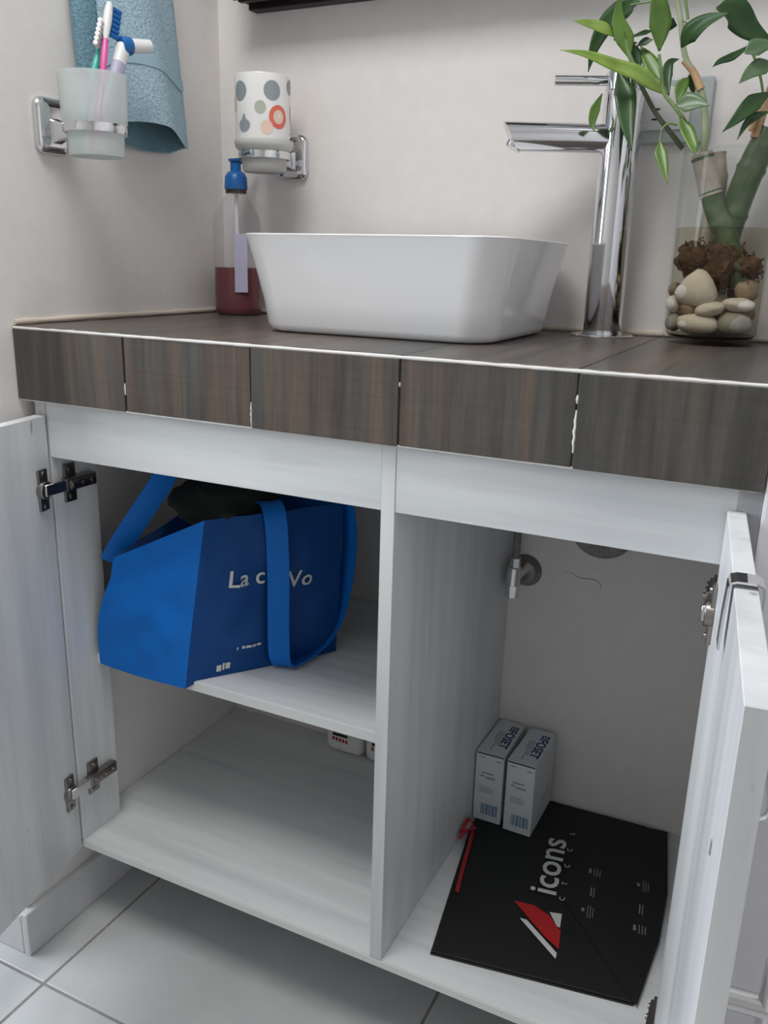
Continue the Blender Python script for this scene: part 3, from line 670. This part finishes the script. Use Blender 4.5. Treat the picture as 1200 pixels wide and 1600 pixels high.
for (x, y), sg in zip([(0.7372, 0.2948), (0.7433, 0.2522), (0.7472, 0.2127), (0.8058, 0.2983), (0.81, 0.2499), (0.8151, 0.2118)], (0, 1, 2, 2, 1, 0)):
    rows = {0: ((-.007, .010, .0035), (-.001, .016, .0012), (.003, .016, .0012), (.007, .014, .0012)), 1: ((-.002, .018, .0018), (.002, .020, .0012)), 2: ((-.008, .006, .004), (-.0015, .024, .0010), (.002, .024, .0010), (.0055, .018, .0010))}[sg]
    for (dx, ln, th) in rows:
        c, s = -.0202 / .149, .1476 / .149
        px_, py_ = x + dx, y
        q = [(px_ - th / 2 + c * t * ln / 2 * 1, py_ + s * t * ln / 2) for t in (-1, 1)] + [(px_ + th / 2 + c * t * ln / 2, py_ + s * t * ln / 2) for t in (1, -1)]
        decal('small_print', q, 'grey_pr', ZB + .0077)
# red ribbon handle coming out of the bag's left edge
def ribbon(path, wid, name):
    P = spline(path, 8); bm = bmesh.new(); rows = []
    for i, p in enumerate(P):
        t = (P[min(i + 1, len(P) - 1)] - P[max(i - 1, 0)]).normalized(); s = t.cross(Vector((.3, .4, 1))).normalized()
        nn = t.cross(s) * .0004
        rows.append([p + s * wid / 2 + nn, p - s * wid / 2 + nn, p - s * wid / 2 - nn, p + s * wid / 2 - nn])
    bm.free(); return obj(name, loft(rows), 'ribbon', pb, 60)
ribbon([(.5755, .163, ZP + .001), (.566, .21, ZP + .003), (.557, .26, ZP + .005), (.549, .296, ZP + .010), (.5425, .300, ZP + .020), (.539, .287, ZP + .018), (.5385, .275, ZP + .008), (.541, .292, ZP + .003), (.548, .306, ZP + .002)], .0055, 'ribbon_handle')
ribbon([(.548, .306, ZP + .003), (.553, .292, ZP + .012), (.545, .276, ZP + .015), (.540, .262, ZP + .008)], .005, 'ribbon_handle')

# ================================================================== tubs at the back of the lower left compartment
for k, (x0, x1, lab) in enumerate(((.2275, .3010, 'white plastic tub with red lettering under the shelf, left of two'), (.3055, .379, 'white plastic tub half hidden by the divider, right of two'))):
    y0, y1 = .404, .4475
    t = thing('plastic_tub', ((x0 + x1) / 2, .425, ZB), lab, 'tub')
    zs_ = [(.010, 0), (.004, .002), (.0012, .006), (0, .014), (0, .085), (.002, .090), (.008, .092)]
    obj('body', loft([[(x, y, ZB + .0003 + z) for x, y in rrect((x0 + x1) / 2, (y0 + y1) / 2, (x1 - x0) / 2 - i_, (y1 - y0) / 2 - i_, .010, 5)] for i_, z in zs_]), 'white_pl', t, 50)
    obj('label', boxbm((x0 + .015, y0 - .0006, ZB + .033), (x0 + .045, y0 + .0004, ZB + .0385)), 'base_dark', t)
    for j in range(5): obj('lettering', boxbm((x0 + .014 + j * .0065, y0 - .0006, ZB + .0235 - .0005 * j), (x0 + .0185 + j * .0065, y0 + .0004, ZB + .0305 - .0005 * j), .0006, 1), 'red', t)
    obj('lid', loft([[(x, y, ZB + z) for x, y in rrect((x0 + x1) / 2, (y0 + y1) / 2, (x1 - x0) / 2 - .004, (y1 - y0) / 2 - .004, .01, 5)] for z in (.0925, .108)]), 'white_pl', t, 50)
# plant geometry, metres
LEAVES=[([(0.6962, 0.355, 1.2324), (0.6949, 0.35, 1.2581), (0.6914, 0.345, 1.2835), (0.6898, 0.34, 1.3113)], 0.0258, 0.35),
 ([(0.7079, 0.36, 1.1863), (0.6938, 0.35, 1.1957), (0.6775, 0.34, 1.2071), (0.652, 0.33, 1.2157), (0.6202, 0.32, 1.2274), (0.5905, 0.31, 1.2322)], 0.0172, 0.25),
 ([(0.6429, 0.36, 1.2523), (0.6314, 0.35, 1.2599), (0.6143, 0.34, 1.2645), (0.5983, 0.33, 1.2669)], 0.0143, 0.1),
 ([(0.6675, 0.36, 1.2873), (0.6559, 0.3638, 1.2859), (0.6318, 0.3675, 1.272), (0.6164, 0.3712, 1.2477), (0.6095, 0.375, 1.2191)], 0.0239, 0.8),
 ([(0.6612, 0.36, 1.2284), (0.655, 0.3583, 1.2476), (0.6448, 0.3567, 1.2705), (0.6448, 0.355, 1.2955)], 0.0201, 0.3),
 ([(0.6486, 0.365, 1.2156), (0.6612, 0.3533, 1.189), (0.67, 0.3417, 1.1546), (0.6809, 0.33, 1.1219)], 0.0248, 0.75),
 ([(0.6352, 0.35, 1.1899), (0.6291, 0.3467, 1.1727), (0.6275, 0.3433, 1.1566), (0.6323, 0.34, 1.1459)], 0.0115, 0.5),
 ([(0.7087, 0.35, 1.1347), (0.712, 0.3433, 1.1211), (0.7185, 0.3367, 1.1048), (0.7261, 0.33, 1.0857)], 0.0143, 0.45),
 ([(0.7046, 0.36, 1.1961), (0.6895, 0.3667, 1.2168), (0.6786, 0.3733, 1.2319), (0.6692, 0.38, 1.2449)], 0.0182, 0.35),
 ([(0.7117, 0.36, 1.1854), (0.7059, 0.3667, 1.2082), (0.7069, 0.3733, 1.2231), (0.7156, 0.38, 1.2279)], 0.0124, 0.7),
 ([(0.7234, 0.345, 1.1715), (0.7348, 0.3433, 1.1734), (0.7478, 0.3417, 1.1725), (0.761, 0.34, 1.1689)], 0.0229, 0.6),
 ([(0.7213, 0.365, 1.1781), (0.7223, 0.3717, 1.193), (0.7254, 0.3783, 1.2022), (0.729, 0.385, 1.2074)], 0.0143, 0.5),
 ([(0.7283, 0.35, 1.1604), (0.7392, 0.3417, 1.1443), (0.7496, 0.3333, 1.1258), (0.7532, 0.325, 1.1159)], 0.0153, 0.4),
 ([(0.7186, 0.37, 1.2379), (0.7285, 0.36, 1.2497), (0.746, 0.35, 1.2585), (0.7701, 0.34, 1.2625)], 0.022, 0.85),
 ([(0.7547, 0.35, 1.2706), (0.771, 0.3667, 1.2693), (0.7902, 0.3833, 1.2533), (0.8183, 0.4, 1.2395)], 0.0325, 0.85),
 ([(0.7961, 0.37, 1.2362), (0.778, 0.3567, 1.2218), (0.7665, 0.3433, 1.2147), (0.7613, 0.33, 1.2073)], 0.0086, 0.8),
 ([(0.7922, 0.34, 1.2207), (0.8044, 0.35, 1.2283), (0.823, 0.36, 1.2322)], 0.0191, 0.6),
 ([(0.8218, 0.37, 1.2142), (0.8099, 0.3567, 1.2092), (0.7999, 0.3433, 1.2009), (0.7912, 0.33, 1.1887)], 0.0191, 0.65),
 ([(0.822, 0.37, 1.1846), (0.8069, 0.3567, 1.1726), (0.795, 0.3433, 1.1572), (0.7802, 0.33, 1.1393)], 0.0191, 0.7),
 ([(0.8248, 0.37, 1.1645), (0.81, 0.36, 1.1583), (0.8018, 0.35, 1.1485), (0.7959, 0.34, 1.132)], 0.0096, 0.8),
 ([(0.7039, 0.38, 1.2722), (0.7001, 0.385, 1.2669), (0.6965, 0.39, 1.2601)], 0.0153, 0.85),
 ([(0.6836, 0.37, 1.2581), (0.6723, 0.365, 1.2552), (0.6582, 0.36, 1.2498)], 0.0057, 0.8),
 ([(0.6847, 0.37, 1.2485), (0.6746, 0.37, 1.2466), (0.6667, 0.37, 1.243)], 0.0096, 0.8),
 ([(0.6621, 0.37, 1.2156), (0.6538, 0.3667, 1.2064), (0.651, 0.3633, 1.1955), (0.6499, 0.36, 1.1822)], 0.0134, 0.85),
 ([(0.6397, 0.385, 1.178), (0.6473, 0.3825, 1.1627), (0.6398, 0.38, 1.148)], 0.0086, 0.6),
 ([(0.6733, 0.37, 1.2163), (0.6677, 0.3717, 1.2309), (0.6607, 0.3733, 1.2442), (0.666, 0.375, 1.2483)], 0.0134, 0.8),
 ([(0.7337, 0.385, 1.2167), (0.7321, 0.3875, 1.2035), (0.7358, 0.39, 1.1884)], 0.0124, 0.85)]
SHOOTS=[([(0.7331, 0.37, 1.1278), (0.7155, 0.3683, 1.1474), (0.6971, 0.3667, 1.1683), (0.6803, 0.365, 1.1941), (0.667, 0.3633, 1.2169), (0.6608, 0.3617, 1.2363), (0.653, 0.36, 1.257)], 0.0033, 'dark'),
 ([(0.7489, 0.36, 1.122), (0.7353, 0.359, 1.1524), (0.7208, 0.358, 1.1715), (0.7068, 0.357, 1.1872), (0.702, 0.356, 1.2051), (0.6966, 0.355, 1.229)], 0.0029, 'green'),
 ([(0.7559, 0.385, 1.1246), (0.7541, 0.3843, 1.1516), (0.7469, 0.3836, 1.1867), (0.7346, 0.3829, 1.2115), (0.7233, 0.3821, 1.2278), (0.7164, 0.3814, 1.2499), (0.7104, 0.3807, 1.2771), (0.7001, 0.38, 1.3045)], 0.0043, 'pale'),
 ([(0.7439, 0.383, 1.1937), (0.7328, 0.383, 1.2137), (0.7205, 0.383, 1.2261)], 0.0053, 'tan'),
 ([(0.7249, 0.36, 1.1529), (0.7158, 0.3567, 1.1542), (0.709, 0.3533, 1.147), (0.7089, 0.35, 1.1333)], 0.0014, 'green'),
 ([(0.7179, 0.38, 1.2393), (0.7228, 0.38, 1.2525), (0.7207, 0.38, 1.2641), (0.7113, 0.38, 1.2702)], 0.0014, 'green'),
 ([(0.7208, 0.38, 1.2694), (0.7136, 0.38, 1.2999), (0.7173, 0.38, 1.3159)], 0.0019, 'green'),
 ([(0.7079, 0.36, 1.187), (0.6992, 0.36, 1.1992), (0.6755, 0.36, 1.213), (0.6626, 0.36, 1.229), (0.6553, 0.36, 1.2486)], 0.0033, 'green'),
 ([(0.6415, 0.36, 1.2511), (0.6547, 0.36, 1.2398), (0.6629, 0.36, 1.2255)], 0.0019, 'green'),
 ([(0.6822, 0.36, 1.2867), (0.6567, 0.36, 1.285)], 0.0014, 'green'),
 ([(0.7935, 0.37, 1.2351), (0.8081, 0.38, 1.2031), (0.8168, 0.39, 1.1706)], 0.0019, 'green'),
 ([(0.8107, 0.39, 1.1398), (0.8143, 0.39, 1.1638), (0.8184, 0.39, 1.1841), (0.8249, 0.39, 1.2106)], 0.0062, 'tan'),
 ([(0.8049, 0.38, 1.1456), (0.8086, 0.38, 1.1592), (0.8088, 0.38, 1.1728)], 0.0029, 'tan'),
 ([(0.6555, 0.365, 1.2524), (0.6836, 0.37, 1.2588)], 0.0014, 'green')]
CANES=[([(0.7575, 0.365, 1.1174), (0.7685, 0.367, 1.0854), (0.7792, 0.369, 1.0567), (0.795, 0.371, 1.0277), (0.8104, 0.373, 0.9911), (0.82, 0.375, 0.9727)], 0.0124),
 ([(0.8265, 0.4, 1.1475), (0.8134, 0.398, 1.116), (0.8015, 0.396, 1.0729), (0.7941, 0.394, 1.0359), (0.7867, 0.392, 0.9905), (0.7838, 0.39, 0.9674)], 0.0162),
 ([(0.7678, 0.41, 1.1257), (0.7741, 0.4083, 1.0888), (0.7695, 0.4067, 1.0438), (0.7702, 0.405, 0.9901)], 0.0105)]
# ================================================================== blue shopping bag on the shelf
bg = thing('shopping_bag', (.19, .15, ZS), 'bright blue reusable shopping bag with white lettering on the cabinet shelf', 'bag')
ZG = ZS + .0006
BOT = [Vector((.047, .060, ZG)), Vector((.203, .058, ZG)), Vector((.335, .245, ZG)), Vector((.180, .255, ZG))]
TOP = [Vector((.082, .064, .586)), Vector((.236, .070, .662)), Vector((.345, .245, .660)), Vector((.180, .265, .690))]
def bsurf(side, u, s):
    a = BOT[side].lerp(TOP[side], s); b = BOT[(side + 1) % 4].lerp(TOP[(side + 1) % 4], s)
    lean = Vector((-.012 if side in (0, 3) else 0, 0, 0)) * math.sin(math.pi * min(1, s * 1.25)) * ((1 - u) if side == 0 else (u if side == 3 else 0))
    p = a.lerp(b, u); e = (b - a).normalized(); n = Vector((e.y, -e.x, 0)).normalized()
    bl = {0: .010, 1: .008, 2: .006, 3: .004}[side]; p.z -= .0095 * (1 - s) ** 4 * (1 if side == 0 else max(0, 1 - 9 * u) if side == 1 else max(0, 1 - 9 * (1 - u)) if side == 3 else 0)
    p = p + n * bl * math.sin(math.pi * u) * math.sin(math.pi * (.12 + .8 * s)) + lean
    wv = mnoise.noise(Vector((p.x * 26, p.y * 26, p.z * 20))) * .009 + mnoise.noise(Vector((p.x * 70 + 9, p.y * 70, p.z * 30))) * .004
    wv *= math.sin(math.pi * min(1, max(0, u))) ** .5 * min(1, s * 5)
    if side == 0: wv += -.010 * math.exp(-((s - .80 - .12 * (u - .5)) / .10) ** 2) * math.sin(math.pi * u)
    return p + n * wv, n
NS, NU = 26, 14
cen = sum(TOP, Vector()) / 4
def panel(side):                      # one sewn panel: outside, rolled hem and a strip of the inside
    cols = [j / NU for j in range(NU + 1)]; rows = [[bsurf(side, u, k / NS)[0] for u in cols] for k in range(NS + 1)]
    rows.append([p.lerp(Vector((cen.x, cen.y, p.z)), .03) for p in rows[NS]])
    rows.append([p.lerp(Vector((cen.x, cen.y, p.z)), .08) + Vector((0, 0, -.06)) for p in rows[NS]])
    bm = bmesh.new(); V = [[bm.verts.new(p) for p in r] for r in rows]
    for A, B in zip(V, V[1:]):
        for k in range(NU): bm.faces.new((A[k], A[k + 1], B[k + 1], B[k]))
    return bm, [rows[0][k] for k in range(NU)]
base = []
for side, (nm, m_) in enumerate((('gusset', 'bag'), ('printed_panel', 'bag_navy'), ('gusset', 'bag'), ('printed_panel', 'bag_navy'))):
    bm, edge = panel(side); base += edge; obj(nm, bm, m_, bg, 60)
obj('base', loft([base, [Vector((p.x, max(p.y, .0665), ZG)) for p in base]], False, True), 'bag', bg, 60)
def onbag(bm_me, side, u0, s0, L, H, lift=.0016):
    for v in bm_me.vertices:
        p, n = bsurf(side, u0 + v.co.x / L, s0 + v.co.y / H); v.co = p + n * (lift + v.co.z)
def bagtext(sx, size, u0, s0, name, slant=0):
    c = bpy.data.curves.new('t', 'FONT'); c.body = sx; c.size = size; c.extrude = .0002; c.resolution_u = 3; c.offset = .0004
    o = bpy.data.objects.new('t', c); COL.objects.link(o); dg = bpy.context.evaluated_depsgraph_get(); dg.update()
    me = bpy.data.meshes.new_from_object(o.evaluated_get(dg)); bpy.data.objects.remove(o); bpy.data.curves.remove(c); me.materials.clear()
    onbag(me, 1, u0, s0, .226, .232); return obj_me(name, me, 'white_pr', bg)
bagtext('La c', .034, .195, .575, 'printed_word')
bagtext('Vo', .034, .605, .515, 'printed_word')
def bagbar(u0, s0, u1, s1):
    bm = bmesh.new(); g = [[bm.verts.new(((u0 + (u1 - u0) * i / 4) * .226, (s0 + (s1 - s0) * j / 2) * .232, 0)) for j in range(3)] for i in range(5)]
    for i in range(4):
        for j in range(2): bm.faces.new((g[i][j], g[i + 1][j], g[i + 1][j + 1], g[i][j + 1]))
    me = bpy.data.meshes.new('small_print'); bm.to_mesh(me); bm.free(); onbag(me, 1, 0, 0, .226, .232, .0014); return obj_me('small_print', me, 'white_pr', bg)
for (a, b) in ((.29, .30), (.325, .345), (.352, .385), (.392, .415), (.422, .45)): bagbar(a, .170, b, .188)
for (a, b, c_, d_) in ((.185, .035, .215, .075), (.222, .040, .234, .085), (.240, .045, .268, .085)): bagbar(a, b, c_, d_)
def strip(path, wdirs, wid, name, th=.0022):
    P = spline(path, 8); Wd = spline(wdirs, 8); rows = []
    for i, p in enumerate(P):
        t = (P[min(i + 1, len(P) - 1)] - P[max(i - 1, 0)]).normalized(); s = Wd[i]; s = (s - t * s.dot(t)).normalized(); nn = t.cross(s) * th / 2
        rows.append([p + s * wid / 2 + nn, p - s * wid / 2 + nn, p - s * wid / 2 - nn, p + s * wid / 2 - nn])
    return obj(name, loft(rows), 'bag', bg, 50)
wd = Vector((.75, .66, 0)); we = Vector((.86, -.45, .25)); wf = Vector((.9, -.35, 0))
strip([(.262, .166, .664), (.280, .156, .672), (.296, .145, .652), (.300, .144, .58), (.298, .146, .48), (.299, .153, .438), (.306, .178, .4315), (.316, .222, .438), (.331, .250, .475), (.341, .262, .54), (.346, .262, .61), (.342, .256, .668)],
      [wd, wd, wd, wd, wd, (wd + we), we, we, we * .6 + wf, wf, wf, wf], .030, 'handle')
strip([(.060, .082, .570), (.078, .086, .600), (.108, .094, .645), (.142, .102, .695), (.165, .112, .738), (.190, .145, .738), (.200, .19, .690)], [(.7, .6, -.4)] * 3 + [(.6, .7, -.2), (.2, .9, 0), (.6, .7, .2), (.7, .6, .3)], .032, 'handle')
bm = bmesh.new(); bmesh.ops.create_icosphere(bm, subdivisions=4, radius=1)
for v in bm.verts:
    n = mnoise.noise(v.co * 1.7) * .28 + mnoise.noise(v.co * 4.1) * .12
    v.co = Vector((v.co.x * .072, v.co.y * .075, v.co.z * .038)) * (1 + n)
bm.transform(Matrix.Translation((.205, .165, .660)))
tag(obj('dark_cloth', bm, 'bag_in', None, 180), 'bundled black cloth stuffed in the top of the blue bag', 'cloth')

# ================================================================== glass jar with lucky bamboo
JX, JY = .789, .3865
jr = thing('glass_jar', (JX, JY, ZT), 'clear glass cylinder jar of water and pebbles right of the faucet', 'jar')
obj('glass', lathe([(0, .0004), (.050, .0004), (.0555, .003), (.0568, .008), (.0565, .10), (.0562, .215), (.0568, .2225), (.0572, .2245), (.0560, .2258), (.0548, .2240), (.0550, .2215)], 64, center=(JX, JY, ZT)), 'glass', jr, 60)
obj('water', lathe([(0, .0078), (.049, .0080), (.0540, .0125), (.0540, .1365), (.0541, .1375), (0, .1370)], 64, center=(JX, JY, ZT)), 'water', jr, 60)
obj('sediment', lathe([(0, .0082), (.0485, .0084), (.0530, .0118), (0, .0122)], 48, center=(JX, JY, ZT)), 'base_dark', jr, 40)
def pebble(loc, rx, ry, rz, m, label, rot=(0, 0, 0), seed=0, pear=0):
    bm = bmesh.new(); bmesh.ops.create_icosphere(bm, subdivisions=3, radius=1)
    for v in bm.verts:
        n = 1 + .13 * mnoise.noise(v.co * 1.3 + Vector((seed * 3.1, 0, 0))) + .05 * mnoise.noise(v.co * 3 + Vector((0, seed * 2.7, 0)))
        c = v.co * n
        sq = 1 - pear * max(-.3, c.z) if pear else 1
        v.co = Vector((c.x * rx * sq, c.y * ry * sq, c.z * rz))
    bm.transform(Matrix.Translation(loc) @ Matrix.Rotation(rot[2], 4, 'Z') @ Matrix.Rotation(rot[1], 4, 'Y') @ Matrix.Rotation(rot[0], 4, 'X'))
    o = obj('pebble', bm, m, None, 180); return tag(o, label, 'pebble', 'pebbles in the glass jar')
PEB = [((.7765, .352, .9255), .026, .016, .0125, 'peb_w', 'long white pebble lying at the bottom front of the jar', (0, .03, -.1), 1, 0),
 ((.8180, .357, .9270), .021, .017, .0145, 'peb_g', 'broad grey pebble at the bottom right of the jar', (0, -.05, .3), 2, 0),
 ((.7455, .370, .9255), .010, .017, .0125, 'peb_g', 'small grey pebble at the bottom left of the jar', (0, 0, .3), 3, 0),
 ((.7445, .368, .9470), .0105, .013, .0110, 'peb_w', 'small pale pebble on the left side in the second layer', (0, .2, .2), 4, 0),
 ((.7705, .355, .9670), .0225, .016, .0235, 'peb_w', 'large pear-shaped white pebble on top of the pebble pile', (.0, .05, 0), 5, .42),
 ((.7890, .350, .9435), .018, .013, .0085, 'peb_w', 'flat white pebble under the pear-shaped pebble', (0, -.15, .1), 6, 0),
 ((.8200, .356, .9495), .019, .014, .0085, 'peb_w', 'flat pale pebble above the broad grey pebble', (0, .05, .2), 7, 0),
 ((.8250, .373, .9665), .015, .016, .0150, 'peb_b', 'round brown pebble on the right below the roots', (0, .1, 0), 8, 0),
 ((.7405, .388, .9640), .0085, .013, .0095, 'peb_b', 'small brown pebble high on the left of the pile', (0, .3, 0), 9, 0),
 ((.7635, .358, .9430), .0105, .011, .0085, 'peb_b', 'little brown pebble wedged left under the pear-shaped pebble', (0, 0, 0), 10, 0)]
for a in PEB: pebble(*a)
for i, (x, y, z) in enumerate(((.77, .392, .928), (.805, .393, .930), (.788, .415, .93), (.755, .405, .935), (.822, .41, .935), (.79, .388, .952), (.765, .41, .955), (.815, .412, .958))):
    pebble((x, y, z), .018, .015, .0125, ('peb_g', 'peb_b', 'peb_w')[i % 3], 'pebble in the hidden middle of the jar behind the front stones', (0, .1 * i, i), 20 + i)

pl = thing('lucky_bamboo', (JX, JY, .955), 'lucky bamboo plant with long green leaves growing in the glass jar', 'plant')
for (pts, r) in CANES:
    P = spline(pts, 8); n = len(P)
    P = P if True else P
    c = obj('cane', tube(P, lambda t, r=r: r * (1 + .10 * (1 if abs((t * 4) % 1 - .5) > .44 else 0)), 18), 'cane_p' if r < .011 else 'cane', pl, 60)
top = Vector(CANES[0][0][0]); d_ = (top - Vector(CANES[0][0][1])).normalized()
obj('cut_end', cyl(top - d_ * .046, top + d_ * .004, .0133, .0124, 20, .001), 'cane_p', pl, 40)
for pts, r, kind in SHOOTS:
    obj('shoot', tube(spline(pts, 7), lambda t, r=r: r * (1 - .35 * t), 10), {'dark': 'stem_d', 'green': 'stem_g', 'pale': 'stem_p', 'tan': 'stem_t'}[kind], pl, 60)
def leaf(pts, wid, shade, seed):
    P = spline(pts, 7); n = len(P); rnd = random.Random(seed); bm = bmesh.new(); rows = []
    view = Vector((.903, -.782, .989)); tw_ = rnd.uniform(-.5, .5)
    for i, p in enumerate(P):
        u = i / (n - 1); t = (P[min(i + 1, n - 1)] - P[max(i - 1, 0)]).normalized()
        face = Vector((.3 + tw_ * .4, -.9, .25 + .3 * tw_)); s = t.cross(face).normalized(); nn = s.cross(t).normalized()
        wv = wid / 2 * 1.05 * ((max(u, .02) / .33) ** .75 * (1.0 - .12 * (1 - u / .33)) if u < .33 else 1 - ((u - .33) / .67) ** 1.7); wv = max(wv, .0004)
        fold = .28 * wv
        rows.append([p - s * wv + nn * fold * .6, p - s * wv * .5 + nn * fold * .15, p - nn * fold * .3, p + s * wv * .5 + nn * fold * .15, p + s * wv + nn * fold * .6])
    V = [[bm.verts.new(q) for q in r] for r in rows]
    for A, B in zip(V, V[1:]):
        for k in range(4): bm.faces.new((A[k], A[k + 1], B[k + 1], B[k]))
    bmesh.ops.recalc_face_normals(bm, faces=bm.faces)
    bmesh.ops.solidify(bm, geom=bm.faces, thickness=.0005)
    return obj('leaf', bm, 'leaf_l' if shade < .28 else 'leaf_m' if shade < .52 else 'leaf_g' if shade < .68 else 'leaf_d', pl, 180)
for i, (pts, wd_, sh_) in enumerate(LEAVES): leaf(pts, wd_, sh_, i)
def rootball(c, r, seed, name='root_mass'):
    bm = bmesh.new(); rnd = random.Random(seed)
    ico = bmesh.new(); bmesh.ops.create_icosphere(ico, subdivisions=3, radius=1)
    for v in ico.verts: v.co = Vector((v.co.x * r[0], v.co.y * r[1], v.co.z * r[2])) * (.86 + .35 * mnoise.noise(v.co * 2.5 + Vector((seed, 0, 0)))) + Vector(c)
    add(bm, ico)
    for k in range(46):
        a, b = rnd.uniform(0, 6.28), rnd.uniform(-1, 1); q = math.sqrt(1 - b * b); d0 = Vector((math.cos(a) * q * r[0], math.sin(a) * q * r[1], b * r[2]))
        e = Vector((-d0.y, d0.x, rnd.uniform(-.01, .01))).normalized() * rnd.uniform(.006, .014)
        P = [Vector(c) + d0 * .8, Vector(c) + d0 * 1.05 + e * .5, Vector(c) + d0 * 1.0 + e + Vector((0, 0, -.004))]
        P = [Vector((JX, JY, p.z)) + Vector((p.x - JX, p.y - JY, 0)) * min(1, .052 / max(1e-6, math.hypot(p.x - JX, p.y - JY))) for p in P]
        add(bm, tube(spline(P, 4), .0006, 5))
    return obj(name, bm, 'root', pl, 60)
rootball((.7600, .366, 1.0010), (.022, .016, .022), 3)
rootball((.7940, .372, .995), (.030, .022, .034), 5)
rootball((.8240, .372, .992), (.019, .016, .016), 8)
